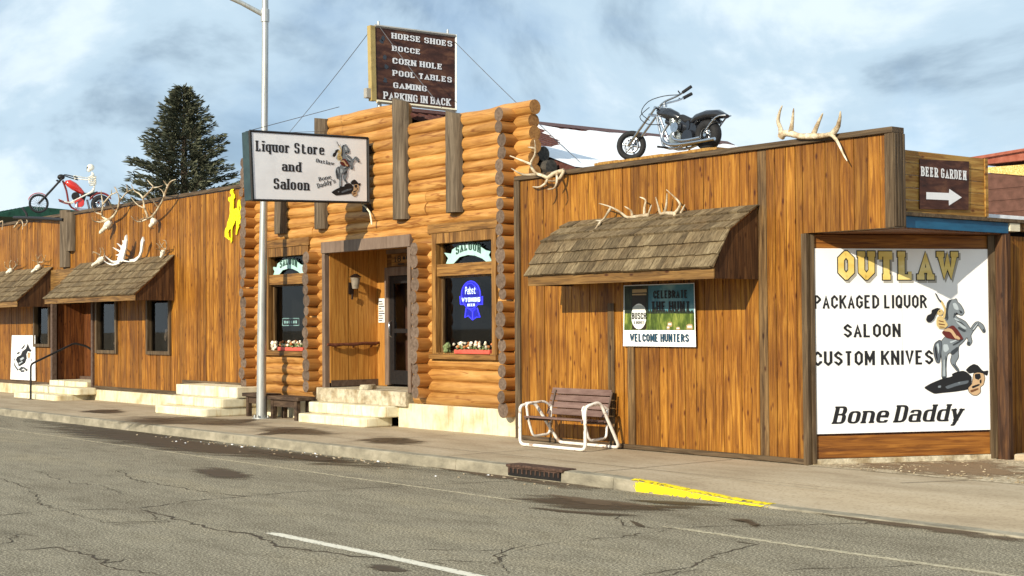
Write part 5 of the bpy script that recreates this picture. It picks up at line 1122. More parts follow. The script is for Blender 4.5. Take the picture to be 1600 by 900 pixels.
# notice by the door
no = thing('door_notice', 'white paper notice of small print pinned on the panelling left of the door', 'notice', (-23.42, 15.65, 1.82))
mb = MB(); mb.box(-23.54, -23.30, 15.645, 15.657, 1.82, 2.28); mb.build('sheet', M['paper'], no)
mb = MB()
for i in range(9): mb.box(-23.52, -23.52+random.uniform(.08, .19), 15.640, 15.644, 1.85+i*.045, 1.85+i*.045+.018)
mb.build('print_lines', M['art_dark'], no)
# wall lamp and branch handrail in the entry
wl = thing('wall_lantern', 'dark bronze lantern with pale glass on the left entry wall', 'wall lamp', (LX, 15.05, 2.4))
mb = MB(); mb.box(LX, LX+.03, 15.01, 15.11, 2.36, 2.58); mb.tube([(LX+.03, 15.06, 2.48), (LX+.12, 15.06, 2.54), (LX+.17, 15.06, 2.66)], .014, 8); mb.tube([(LX+.17, 15.06, 2.68), (LX+.17, 15.06, 2.74)], [.13, .03], 10); mb.tube([(LX+.06, 15.06, 2.36), (LX+.05, 15.06, 2.26)], .02, 6); mb.build('bracket', M['lamp_metal'], wl)
mb = MB(); mb.tube([(LX+.17, 15.06, 2.46), (LX+.17, 15.06, 2.67)], [.06, .10], 10); mb.build('lamp_glass', M['lamp_glass'], wl)
mb = MB(); mb.tube([(LX+.07, 14.50, 1.42), (LX+.09, 14.66, 1.40), (LX+.07, 14.85, 1.415), (LX+.10, 15.05, 1.41), (LX+.08, 15.3, 1.43), (LX+.08, 15.56, 1.42), (LX+.06, 15.66, 1.44)], [.026, .034, .026, .034, .03, .034, .022], 8, jit=.12)
for y in (14.7, 15.1, 15.5): mb.tube([(LX+.005, y, 1.36), (LX+.085, y, 1.41)], .018, 6)
M['branch'] = mk('peeled_red_brown_branch', (.075, .022, .012), (.12, .038, .02), (.17, .06, .03), ns=14, rough=.55, bump=.3)
tag(mb.build('branch_handrail', M['branch']), 'knobbly red-brown branch handrail along the left entry wall', 'handrail')
mb = MB(); mb.tube([(-22.35, 14.62, .617), (-22.35, 14.62, .66), (-22.35, 14.62, .70)], [.17, .175, .16], 12, jit=.05, flat=.6)
tag(mb.build('doorstop_stone', M['slab'], bevel=.01), 'small pale stone block on the landing before the saloon door', 'stone')

# ================================================================== STREET FURNITURE
lp = thing('street_lamp', 'tall galvanised steel street lamp standing on the pavement before the benches', 'street lamp', (-25.03, 13.94, 0))
mb = MB(); P = [(-25.03, 13.94, 0), (-24.99, 13.94, 2), (-24.90, 13.94, 4.2), (-24.83, 13.94, 7.4), (-24.82, 13.94, 9.2)]; mb.tube(P, [.094, .084, .069, .062, .058], 18); mb.build('pole', M['galv'], lp)
mb = MB(); mb.tube([(-25.03, 13.94, .0), (-25.03, 13.94, .02)], .17, 14, mat=0)
for i in range(4): a = i*1.57+.6; mb.tube([(-25.03+.14*math.cos(a), 13.94+.14*math.sin(a), .02), (-25.03+.14*math.cos(a), 13.94+.14*math.sin(a), .07)], .018, 6)
mb.build('base_plate', M['galv'], lp)
mb = MB(); A = Vector((-24.83, 13.94, 7.72)); mb.tube([A, A+Vector((-.18, -.40, .22)), A+Vector((-.5, -1.15, .55)), A+Vector((-.9, -2.1, .75))], [.05, .045, .04, .035], 8); mb.tube([A+Vector((0,0,-.12)), A+Vector((0,0,.12))], .082, 12); mb.build('arm', M['galv'], lp)
mb = MB(); mb.ball(A+Vector((-1.0, -2.35, .74)), .14, .34, .09, 12, 8); mb.build('lamp_head', M['galv'], lp)
# dark rustic benches either side of the pole
def rustic(label, x0, x1, y0, y1, z):
    t_ = thing('rustic_bench', label, 'bench', ((x0+x1)/2, (y0+y1)/2, 0), 'rustic benches by the log front')
    mb = MB(); mb.box(x0, x1, y0, y1, z-.07, z); mb.build('seat', M['old_bench'], t_, bevel=.01)
    mb = MB(); mb.box(x0+.12, x1-.12, y0+.05, y0+.09, z-.20, z-.072); mb.build('apron', M['old_bench'], t_)
    for xx in (x0+.10, x1-.2):
        for yy in (y0+.04, y1-.12):
            mb = MB(); mb.box(xx, xx+.09, yy, yy+.08, 0, z-.073); mb.build('leg', M['old_bench'], t_)
rustic('dark rustic plank bench with its end behind the street lamp pole', -24.98, -23.80, 14.02, 14.42, .44)
rustic('dark rustic plank bench between the left steps and the street lamp', -26.02, -25.12, 14.06, 14.44, .46)
# white tube glider bench
gb = thing('glider_bench', 'white tube-framed glider bench with brown plank seat by the board wall', 'bench', (-15.9, 13.8, 0))
bx0, bx1, by0, by1 = -16.58, -15.16, 13.46, 14.10
def rc(P, r=.09, k=4):
    P = [Vector(p) for p in P]; o_ = [P[0]]
    for a, b, c in zip(P, P[1:], P[2:]):
        q0 = b+(a-b).normalized()*min(r, (a-b).length*.45); q1 = b+(c-b).normalized()*min(r, (c-b).length*.45)
        for i in range(k+1): t = i/k; o_.append(q0*(1-t)**2+b*2*t*(1-t)+q1*t*t)
    return o_+[P[-1]]
tr_ = .024
mb = MB(); mb.tube(rc([(bx0, by0+.12, .60), (bx0, by0, .58), (bx0, by0, .03), (bx1, by0, .03), (bx1, by0, .62), (bx1, by0+.28, .68), (bx1, by1, .03), (bx0+.12, by1, .03), (bx0, by0+.28, .62), (bx0, by0+.12, .61)]), tr_, 10); mb.build('tube_frame', M['white_tube'], gb)
for sx in (bx0+.10, bx1-.10):
    mb = MB(); mb.tube(rc([(sx, by0+.045, .575), (sx, by0+.07, .40), (sx, by0+.16, .14), (sx, by0+.48, .16), (sx, by0+.515, .57)], .07), .019, 8); mb.build('swing_arm', M['white_tube'], gb)
    mb = MB(); mb.tube([(sx, by0+.02, .40), (sx, by0+.52, .36)], .016, 8); mb.tube([(sx, by0+.46, .36), (sx, by0+.60, .80)], .016, 8); mb.build('seat_bracket', M['taupe_dark'], gb)
    mb = MB(); mb.tube(rc([(sx, by0+.04, .56), (sx, by0+.06, .62), (sx, by0+.38, .64), (sx, by0+.52, .56)], .06), .018, 8); mb.build('armrest', M['white_tube'], gb)
for i in range(4):
    y = by0+.03+i*.125; z = .415-i*.012; mb = MB(); mb.box(bx0+.05, bx1-.05, y, y+.11, z, z+.025); mb.build('seat_slat', M['bench_slat'], gb, bevel=.004)
for i in range(4):
    z = .45+i*.098; y = by0+.50+i*.033; mb = MB(); mb.hexa([(bx0+.0, y, z), (bx1-.14, y, z), (bx1-.14, y+.024, z-.006), (bx0+.0, y+.024, z-.006)], [(bx0+.0, y+.028, z+.085), (bx1-.14, y+.028, z+.085), (bx1-.14, y+.052, z+.079), (bx0+.0, y+.052, z+.079)]); mb.build('back_slat', M['bench_slat'], gb, bevel=.004)
# black pipe handrail by the far left steps
hr = MB(); hr.tube(rc([(-36.06, 13.62, 0), (-36.06, 13.62, .87), (-36.0, 14.72, 1.38), (-35.9, 15.0, 1.30), (-35.7, 15.4, .95)], .08), .026, 8); hr.tube([(-36.06, 13.62, 0), (-36.06, 13.62, .012)], .07, 8)
tag(hr.build('pipe_handrail', M['iron']), 'black iron pipe handrail beside the far left steps', 'handrail')
mb = MB(); mb.box(-17.72, -17.60, 14.40, 14.515, .30, .47); mb.box(-17.70, -17.62, 14.385, 14.40, .33, .44)
tag(mb.build('outdoor_socket', M['iron'], bevel=.008), 'small black utility box at the foot of the log corner', 'utility box')

# ================================================================== ANTLERS AND SKULLS
def smooth(P, k=4):
    P = [Vector(p) for p in P]
    if len(P) < 3: return [P[0].lerp(P[1], i/4) for i in range(5)]
    o_ = []
    for i in range(len(P)-1):
        p0, p1, p2, p3 = P[max(i-1, 0)], P[i], P[i+1], P[min(i+2, len(P)-1)]
        for j in range(k):
            t = j/k; o_.append(.5*((2*p1)+(p2-p0)*t+(2*p0-5*p1+4*p2-p3)*t*t+(3*p1-p0-3*p2+p3)*t**3))
    return o_+[P[-1]]
def antler_mesh(mb, curves, cmap, Yw, r0=.026, r1=.007):
    """Each curve is traced in photo pixels on planes that leave the wall step by step; the last number is its distance from the wall."""
    for c in curves:
        q = c[0] if isinstance(c[0], (int, float)) else 1.; c = c[1:] if isinstance(c[0], (int, float)) else c
        P = [atY(*cmap(x, y), Yw-o_) for x, y, o_ in c]; S = smooth(P); n = len(S)
        mb.tube(S, [(r0*.88*q)*(1-i/(n-1))**.8+r1*.8*(i/(n-1)) for i in range(n)], 8, jit=.09)
def lift(c, o0, o1): n = len(c)-1; return [(x, y, o0+(o1-o0)*i/n) for i, (x, y) in enumerate(c)]
def skull_mesh(mb, a, b, r):
    a = Vector(a); b = Vector(b); d = b-a
    mb.tube([a-d*.12, a, a+d*.25, a+d*.55, a+d*.9, b], [r*.55, r, r*1.05, r*.62, r*.5, r*.25], 10, jit=.04)
    s_ = d.cross(Vector((0, 1, 0))).normalized()
    for k in (-1, 1): mb.ball(a+d*.28+s_*r*.75*k+Vector((0, -r*.3, 0)), r*.42, r*.3, r*.42, 8, 6)
def rack(name, label, cat, cmap, Yw, curves, r0=.026, skull=None, group='antlers on the board walls', extra=None):
    mb = MB(); antler_mesh(mb, curves, cmap, Yw, r0)
    if extra: extra(mb)
    if skull:
        (ax, ay, ao), (bx_, by_, bo), rs = skull; A_ = atY(*cmap(ax, ay), Yw-ao)
        t_ = thing(name, label, cat, A_, group); mb.build('antlers', M['antler'], t_)
        m2 = MB(); skull_mesh(m2, A_, atY(*cmap(bx_, by_), Yw-bo), rs); m2.build('skull', M['bone'], t_)
    else: tag(mb.build(name, M['antler']), label, cat, group)
c1 = lambda x, y: (135+x/10, 275+y/10)
rack('elk_skull', 'elk skull with branching antlers and long muzzle just beside the red chopper', 'antlers', c1, 14.75, [
    [1.2]+lift([(335,690),(270,650),(240,600),(252,520),(256,440),(236,300),(230,225)], .15, .42), [.7]+lift([(240,600),(150,570),(115,530),(95,470)], .3, .55), [.8]+lift([(256,450),(300,390),(390,290),(470,250),(430,165)], .35, .5), [.5]+lift([(390,290),(395,215)], .42, .5),
    [.8]+lift([(345,700),(210,720),(110,700),(85,645)], .18, .55), [.7]+lift([(345,690),(200,690),(150,640)], .18, .45),
    [1.2]+lift([(355,680),(430,620),(470,560),(495,500),(515,400),(550,350),(640,250),(720,210)], .15, .40), [.7]+lift([(515,400),(505,310),(450,165)], .32, .45), [.6]+lift([(640,250),(630,130)], .38, .45), [.7]+lift([(470,555),(400,500),(350,405)], .2, .5)],
    .030, ((365,735,.16), (205,895,.30), .085))
rack('elk_skull', 'elk skull with wide pale antlers rising in front of the dark spruce tree', 'antlers', c1, 14.75, [
    [1.2]+lift([(960,665),(945,600),(910,500),(882,350),(830,280),(750,230),(700,130)], .15, .42), [.7]+lift([(912,505),(800,450),(690,330)], .25, .5), [1]+lift([(882,350),(960,270),(1040,175),(1010,130),(950,60)], .33, .45), [.6]+lift([(1035,180),(1110,175),(1190,150)], .4, .5),
    [1.2]+lift([(970,665),(1040,620),(1130,490),(1210,330),(1190,240),(1120,180)], .15, .42), [1]+lift([(1215,315),(1270,160),(1330,80),(1400,55)], .33, .42), [.6]+lift([(1270,160),(1200,70)], .38, .45), [.7]+lift([(1120,490),(1050,400),(1000,330)], .25, .5),
    [.8]+lift([(960,665),(850,712),(770,700),(700,630)], .18, .55), [.7]+lift([(920,650),(830,690),(790,640)], .2, .5), [.5]+lift([(905,650),(880,590)], .25, .4)],
    .030, ((1075,690,.14), (985,800,.26), .085))
c2 = lambda x, y: (135+x/11.43, 365+y/11.43)
rack('deer_skull', 'small bleached deer skull with antlers lying at the left end of the middle shake awning', 'skull', c2, 14.75, [
    lift([(300,440),(325,380),(320,310),(280,250)], .1, .3), lift([(230,440),(250,370),(262,310),(240,255)], .1, .3), [.7]+lift([(255,390),(160,340),(108,345)], .2, .4), [.7]+lift([(225,370),(190,350),(115,320)], .2, .35), [.6]+lift([(230,400),(200,350)], .2, .3)], .022, ((290,450,.16), (95,575,.30), .07), 'skulls on the shake awnings')
def palm(pts, o0, o1):
    def f(mb):
        n = len(pts); mb.prism([atY(*c2(x, y), 14.75-(o0+(o1-o0)*(1-y/560))) for x, y in pts], (0, .035, 0), .5)
    return f
mo = thing('moose_antlers', 'broad white moose antlers lying on the middle shake awning', 'antlers', atY(*c2(620, 500), 14.6), 'antlers on the board walls')
mb = MB(); palm([(560,500),(548,440),(570,400),(515,382),(572,366),(590,335),(462,245),(604,308),(612,250),(540,172),(622,228),(650,180),(638,118),(672,138),(680,62),(705,20),(716,130),(702,260),(655,440),(640,505)], .22, .30)(mb); antler_mesh(mb, [[1.3]+lift([(610,490),(480,505),(400,455),(335,395)], .24, .5), [1.3]+lift([(600,520),(480,555),(380,530),(310,478)], .24, .5), [1.3]+lift([(630,470),(690,490),(780,505)], .24, .16)], c2, 14.75, .026); mb.build('left_palm', M['moose'], mo)
mb = MB(); palm([(765,465),(850,452),(930,390),(958,300),(965,150),(998,55),(1018,130),(1002,220),(988,320),(952,410),(900,472),(810,535),(780,512)], .12, .28)(mb); mb.build('right_palm', M['moose'], mo)
rack('deer_skull', 'small bleached deer skull with tangled antlers at the right end of the middle shake awning', 'skull', c2, 14.75, [
    lift([(1345,335),(1312,285),(1300,215),(1248,178)], .1, .3), [.7]+lift([(1312,290),(1245,268)], .18, .35), lift([(1385,305),(1432,250),(1422,140),(1368,118)], .1, .3), [.8]+lift([(1395,275),(1340,210),(1298,130)], .15, .3), [.7]+lift([(1330,250),(1380,160)], .15, .3)], .020, ((1375,320,.12), (1325,428,.22), .06), 'skulls on the shake awnings')
c3 = lambda x, y: (x/8.18, 325+y/8.18)
rack('deer_skull', 'small bleached deer skull with four short tines on the far left shake awning', 'skull', c3, 14.75, [
    lift([(110,790),(70,745),(60,690)], .1, .3), lift([(130,775),(128,700),(145,668)], .1, .3), lift([(170,775),(208,725),(185,680)], .1, .3), [.8]+lift([(185,765),(228,715),(225,650)], .1, .3)], .020, ((150,790,.12), (75,832,.25), .065), 'skulls on the shake awnings')
rack('deer_skull', 'small bleached deer skull turned sideways at the right end of the far left awning', 'skull', c3, 14.75, [
    lift([(490,740),(478,655),(460,600)], .1, .3), [.7]+lift([(480,690),(415,668)], .15, .3), lift([(510,735),(500,695),(548,690),(550,640),(528,585)], .1, .3), [.7]+lift([(488,645),(515,605)], .2, .3), [.7]+lift([(560,680),(585,600)], .12, .2)], .020, ((505,745,.12), (400,822,.25), .065), 'skulls on the shake awnings')
rack('shed_antler', 'pale shed antler draped over the left parapet edge below the red motorcycle', 'antlers', c3, 14.69, [
    lift([(180,250),(220,200),(258,150),(300,130),(342,150),(345,190),(325,225)], .05, .08), [.8]+lift([(270,150),(292,200),(288,275)], .06, .1), [.7]+lift([(335,200),(300,240)], .08, .1)], .030)
rack('shed_antler', 'pale antler tip hooked over the parapet at the photo left edge', 'antlers', c3, 14.69, [lift([(-60,190),(0,180),(36,172),(25,280)], .05, .1)], .030)
c4 = lambda x, y: (790+x/8.18, 220+y/8.18)
rack('shed_antler', 'white many-tined antler overhanging the parapet beside the log corner', 'antlers', c4, 14.17, [
    [1.2]+lift([(745,385),(665,400),(600,428),(540,470),(470,445),(375,405),(320,300),(370,190),(382,100),(370,-10)], .05, .45), [.75]+lift([(322,300),(230,262),(55,192)], .35, .5), [.75]+lift([(390,428),(250,435),(170,410),(72,352)], .28, .5), [.8]+lift([(545,468),(505,545),(430,592),(345,588)], .15, .45),
    [.9]+lift([(745,385),(690,480),(610,515),(548,510)], .06, .3), [.7]+lift([(655,420),(655,520),(620,605),(535,620)], .1, .4), [.6]+lift([(378,95),(285,80)], .4, .45)], .034)
c5 = lambda x, y: (920+x/10, 290+y/10)
rack('shed_antler', 'tan antler with long sweeping beam lying along the left top of the right awning', 'antlers', c5, 14.2, [
    [1.2]+lift([(935,462),(870,465),(680,492),(590,490),(470,402),(330,330),(160,278)], .10, .16), [.8]+lift([(685,490),(655,390),(560,325)], .12, .2), [.9]+lift([(870,465),(872,340),(885,225),(798,182)], .1, .12), [.8]+lift([(930,468),(950,390),(980,305)], .1, .14), [.9]+lift([(345,345),(300,420),(210,540),(110,545)], .14, .2), [.8]+lift([(190,560),(130,640),(58,745)], .2, .38)], .028)
rack('shed_antler', 'tan antler with upright forked tines on the right top of the right awning', 'antlers', c5, 14.2, [
    [1.2]+lift([(1345,438),(1190,430),(1120,440),(1085,320),(1045,178)], .1, .14), [.9]+lift([(1180,425),(1212,310),(1222,120)], .1, .13), lift([(1340,438),(1400,365),(1425,300),(1380,220),(1215,66)], .1, .2), lift([(1342,438),(1332,580),(1295,700),(1190,755)], .12, .40), [.8]+lift([(1400,420),(1440,290)], .08, .1), [.8]+lift([(1440,425),(1500,300)], .08, .1)], .028)
c6 = lambda x, y: (1200+x/8.18, 160+y/8.18)
rack('shed_antler', 'large weathered antler lying on the parapet near the corner post with one end hanging down', 'antlers', c6, 14.17, [
    [1.3]+lift([(165,440),(205,402),(290,398),(400,430),(560,432),(700,425),(800,412),(855,455),(905,535),(955,645),(1012,750)], .02, .09), [1]+lift([(165,440),(165,350),(130,240),(150,120),(182,40)], .02, .12), [1]+lift([(288,395),(308,270),(328,75)], .03, .1), [1]+lift([(580,415),(640,270),(702,138)], .03, .1), [1.1]+lift([(815,412),(885,325),(918,210),(926,112)], .04, .1)], .042)

# ================================================================== MOTORCYCLES ON THE ROOFS
def frame_of(base, fwd, up=Vector((0, 0, 1))):
    f_ = Vector(fwd).normalized(); l_ = up.cross(f_).normalized(); u_ = f_.cross(l_)
    return Matrix(((f_.x, l_.x, u_.x, base[0]), (f_.y, l_.y, u_.y, base[1]), (f_.z, l_.z, u_.z, base[2]), (0, 0, 0, 1)))
def wheel(par, T, c, r, tw, mt_rim, spokes=20, steer=0., solid=False):
    c = Vector(c); Tw = T @ Matrix.Translation(c) @ Matrix.Rotation(steer, 4, 'Z')
    mb = MB(); mb.T = Tw; mb.torus((0,0,0), (0,1,0), r-tw*.62, tw*.22, 30, 8); mb.tube([(0,-tw*.45,0),(0,tw*.45,0)], r*.12, 10)
    if solid:
        for k in range(6):
            a = k*math.pi/3; mb.tube([(r*.1*math.cos(a), 0, r*.1*math.sin(a)), (r*.72*math.cos(a+.2), 0, r*.72*math.sin(a+.2))], [r*.09, r*.06], 6)
        for s_ in (-1, 1): mb.torus((0, s_*tw*.3, 0), (0,1,0), r*.45, r*.05, 20, 6, squash=.3)
    else:
        for k in range(spokes):
            a = k*2*math.pi/spokes; b = a+(.35 if k % 2 else -.35); s_ = tw*.25*(1 if k % 4 < 2 else -1)
            mb.tube([(r*.1*math.cos(b), s_, r*.1*math.sin(b)), ((r-tw*.7)*math.cos(a), 0, (r-tw*.7)*math.sin(a))], .004, 4)
    W_ = mb.build('wheel', mt_rim, par)
    mb = MB(); mb.T = Tw; mb.torus((0,0,0), (0,1,0), r-tw*.42, tw*.42, 36, 12, squash=1.15); mb.build('tyre', M['rubber'], W_)
def V3(*a): return Vector(a)
def tubes(par, T, name, mtl, runs, n=8, **k):
    mb = MB(); mb.T = T
    for P, r in runs: mb.tube(smooth(P, 3) if len(P) > 2 else P, r, n)
    return mb.build(name, mtl, par, **k)
# --- black chopper
plz = 4.075
pl = MB(); pl.box(-15.75, -13.35, 14.20, 14.80, 4.04, plz)
for i in range(3): pl.box(-15.7+i*.9, -15.3+i*.9, 14.23, 14.72, plz, plz+.012)
tag(pl.build('timber_platform', M['tan_x'], bevel=.004), 'pale timber platform under the black chopper on the right parapet', 'platform')
bk = thing('chopper_motorcycle', 'black and chrome chopper motorcycle standing on a pale timber platform on the parapet', 'motorcycle', (-14.5, 14.5, plz+.01))
T = frame_of((-13.80, 14.52, plz+.012), (-1, -.03, 0))
wheel(bk, T, (0, 0, .215), .215, .17, M['chrome'], solid=True)
wheel(bk, T, (1.46, 0, .215), .215, .10, M['chrome'], 24, steer=R(34), solid=True)
S = Matrix.Rotation(R(34), 4, 'Z'); st = V3(.98, 0, .62)
def sv(x, y, z): p = S @ (V3(x-1.46, y, 0)); return V3(1.46+p.x, p.y, z)
tubes(bk, T, 'fork', M['chrome'], [([V3(1.46, s*.06, .215), V3(1.20, s*.065, .44), V3(.90, s*.065, .70)], [.020, .018, .015]) for s in (-1, 1)] + [([V3(1.02, -.08, .60), V3(1.02, .08, .60)], .022), ([V3(.92, -.08, .69), V3(.92, .08, .69)], .020)])
HR = Matrix.Rotation(R(42), 3, 'Z')
def hv(x, y, z): p = HR @ Vector((x-.93, y, 0)); return V3(.93+p.x, p.y, z)
for s_ in (-1, 1):
    tubes(bk, T, 'handlebar', M['chrome'], [([hv(.91, s_*.03, .70), hv(.84, s_*.09, .76), hv(.66, s_*.20, .82), hv(.56, s_*.27, .87)], .015)])
    tubes(bk, T, 'handlebar_grip', M['rubber'], [([hv(.58, s_*.26, .86), hv(.46, s_*.32, .93)], .024), ([hv(.62, s_*.26, .85), hv(.64, s_*.33, .87)], .009)])
tubes(bk, T, 'control_cable', M['rubber'], [([hv(.62, .25, .83), hv(.84, .24, .82), hv(1.06, .16, .76), hv(1.16, .08, .62), V3(1.02, .08, .52)], .006), ([V3(1.0, .1, .7), V3(1.15, .14, .58), V3(1.04, .1, .47), V3(.8, .08, .44)], .006)])
tubes(bk, T, 'frame', M['gloss_black'], [([V3(.94, 0, .66), V3(.60, 0, .56), V3(.30, 0, .44), V3(.0, 0, .215)], .022)])
tubes(bk, T, 'down_tube', M['chrome'], [([V3(.92, s*.03, .56), V3(.82, s*.06, .30), V3(.72, s*.08, .11), V3(.40, s*.09, .09), V3(.05, s*.09, .19)], .018) for s in (-1, 1)])
mb = MB(); mb.T = T; mb.tube([V3(.93,0,.63), V3(.86,0,.62), V3(.72,0,.585), V3(.58,0,.53), V3(.50,0,.49)], [.03,.065,.085,.07,.03], 12); mb.build('fuel_tank', M['gloss_black'], bk)
mb = MB(); mb.T = T; mb.tube([V3(.80,0,.69), V3(.80,0,.72)], .035, 10); mb.ball(V3(.80,0,.735), .035, .035, .02); mb.build('filler_cap', M['chrome'], bk)
mb = MB(); mb.T = T; mb.tube([V3(.54,0,.47), V3(.46,0,.505), V3(.34,0,.44), V3(.22,0,.45)], [.05,.085,.10,.05], 12, flat=.5); mb.build('seat', M['rubber'], bk)
mb = MB(); mb.T = T; mb.tube([V3(.30,0,.41), V3(.16,0,.465), V3(-.02,0,.49), V3(-.20,0,.475), V3(-.34,0,.43)], [.06,.10,.105,.10,.045], 12, flat=.62); mb.build('rear_fender', M['gloss_black'], bk)
tubes(bk, T, 'fender_strut', M['chrome'], [([V3(-.36, s*.05, .44), V3(-.22, s*.10, .42), V3(-.02, s*.11, .23)], .012) for s in (-1, 1)])
mb = MB(); mb.T = T
mb.tube([V3(.52,-.10,.22), V3(.52,.10,.22)], .11, 14); mb.tube([V3(.28,-.09,.21), V3(.28,.09,.21)], .085, 14); mb.tube([V3(.70,-.07,.16), V3(.28,-.07,.16)], .05, 8)
E_ = mb.build('engine', M['steel'], bk)
mb = MB(); mb.T = T; mb.tube([V3(.36,-.08,.38), V3(.36,.08,.38)], .095, 12); mb.tube([V3(.24,-.07,.31), V3(.24,.07,.31)], .09, 12); mb.tube([V3(.66,-.05,.44), V3(.80,-.05,.50)], .05, 8); mb.tube([V3(.28,.085,.21), V3(.28,.12,.21)], .10, 16); mb.tube([V3(.10,-.1,.25), V3(.42,-.1,.22)], .05, 8); mb.build('oil_tank', M['gloss_black'], bk)
for a, nm in ((.30, 'cylinder'), (-.42, 'cylinder')):
    mb = MB(); mb.T = T
    for k in range(8): c = V3(.55+math.sin(a)*(.09+k*.026), 0, .24+math.cos(a)*(.09+k*.026)); d = V3(math.sin(a), 0, math.cos(a)); mb.tube([c, c+d*.016], .072 if k < 7 else .06, 12)
    mb.tube([V3(.55, 0, .26), V3(.55+math.sin(a)*.30, 0, .24+math.cos(a)*.30)], .045, 10); mb.build(nm, M['steel'], E_)
mb = MB(); mb.T = T; mb.tube([V3(.47,.10,.36), V3(.47,.17,.36)], .07, 14); mb.build('air_cleaner', M['chrome'], E_)
tubes(bk, T, 'exhaust', M['chrome'], [([V3(.66,.09,.42), V3(.74,.13,.26), V3(.58,.14,.13), V3(.1,.15,.12), V3(-.25,.15,.13)], .024), ([V3(.46,.09,.40), V3(.52,.14,.22), V3(.3,.16,.16), V3(.0,.16,.17)], .022)])
tubes(bk, T, 'kickstand', M['iron'], [([V3(.5,-.1,.12), V3(.46,-.24,.0)], .012), ([V3(.66,.10,.10), V3(.72,.24,.11)], .014)])
mb = MB(); mb.T = T
for k in range(13): a0, a1 = R(25+k*11), R(25+(k+1)*11); q = []
mb.tube([V3(0,0,.215)+V3(math.cos(R(20+k*12)), 0, math.sin(R(20+k*12)))*.255 for k in range(12)], [.02]+[.075]*10+[.02], 8, flat=.3); mb.build('wheel_guard', M['gloss_black'], bk)
# --- red chopper
rd = thing('chopper_motorcycle', 'red chopper motorcycle with long front fork ridden by a skeleton', 'motorcycle', (-38.0, 15.6, 4.72))
FW = atY(60.5, 318, 14.98); FW.z = FW.z
dr_ = Vector((-.40, -.917, 0)).normalized(); RB = FW - dr_*1.62; base = Vector((RB.x, RB.y, FW.z-.262))
T = frame_of(base, dr_); WB = 1.62
wheel(rd, T, (WB, 0, .262), .262, .075, M['chrome'], 22)
wheel(rd, T, (0, 0, .262), .262, .16, M['chrome'], solid=True)
tubes(rd, T, 'fork', M['iron'], [([V3(WB, s*.07, .262), V3(1.30, s*.07, .62), V3(1.02, s*.07, .95)], [.026, .024, .022]) for s in (-1, 1)])
mb = MB(); mb.T = T; mb.ball(V3(1.04, 0, .99), .10, .08, .08, 12, 8); mb.tube([V3(1.1,0,.9), V3(1.12,0,.86)], [.05,.07], 10); mb.build('headlamp', M['iron'], rd)
tubes(rd, T, 'handlebar', M['iron'], [([V3(1.0, s*.04, .98), V3(.95, s*.16, 1.04), V3(.78, s*.30, 1.0), V3(.60, s*.32, .95)], .016) for s in (-1, 1)])
mb = MB(); mb.T = T; mb.tube([V3(WB,0,.262)+V3(math.cos(R(15+k*13)), 0, math.sin(R(15+k*13)))*.285 for k in range(11)], [.012]+[.05]*9+[.012], 8, flat=.25); mb.build('front_fender', M['red_paint'], rd)
mb = MB(); mb.T = T; mb.tube([V3(.93,0,.87), V3(.85,0,.84), V3(.70,0,.74), V3(.55,0,.63), V3(.44,0,.56)], [.03,.10,.115,.08,.03], 12); mb.build('fuel_tank', M['red_paint'], rd)
tubes(rd, T, 'frame', M['dkred'], [([V3(1.0, 0, .90), V3(.90, 0, .62), V3(.82, 0, .24), V3(.60, 0, .10), V3(.1, 0, .14)], .026), ([V3(.98, 0, .86), V3(.55, 0, .56), V3(.28, 0, .48), V3(0, 0, .262)], .024)])
mb = MB(); mb.T = T; mb.tube([V3(.46,0,.55), V3(.34,0,.52), V3(.18,0,.54), V3(.08,0,.60)], [.06,.10,.10,.05], 10, flat=.5); mb.build('seat', M['rubber'], rd)
mb = MB(); mb.T = T; mb.tube([V3(0,0,.262)+V3(math.cos(R(20+k*12)), 0, math.sin(R(20+k*12)))*.31 for k in range(12)], [.03]+[.09]*10+[.03], 8, flat=.35); mb.build('rear_fender', M['dkred'], rd)
mb = MB(); mb.T = T; mb.tube([V3(.56,-.12,.30), V3(.56,.12,.30)], .13, 14); mb.build('engine_cover', M['red_paint'], rd)
mb = MB(); mb.T = T; mb.tube([V3(.66,-.10,.47), V3(.66,.10,.47)], .11, 14); mb.tube([V3(.5,-.05,.35), V3(.44,-.05,.54)], .07, 10); mb.build('air_cleaner', M['iron'], rd)
tubes(rd, T, 'exhaust', M['chrome'], [([V3(.62, s*.1, .30), V3(.60, s*.15, .12), V3(.2, s*.16, .10), V3(-.3, s*.16, .13)], .032) for s in (-1, 1)]+[([V3(.36, -.14, .4), V3(.30, -.15, .15)], .03)])
tubes(rd, T, 'foot_peg', M['dkred'], [([V3(.80, s*.05, .26), V3(.95, s*.22, .30), V3(1.10, s*.24, .36)], .02) for s in (-1, 1)])
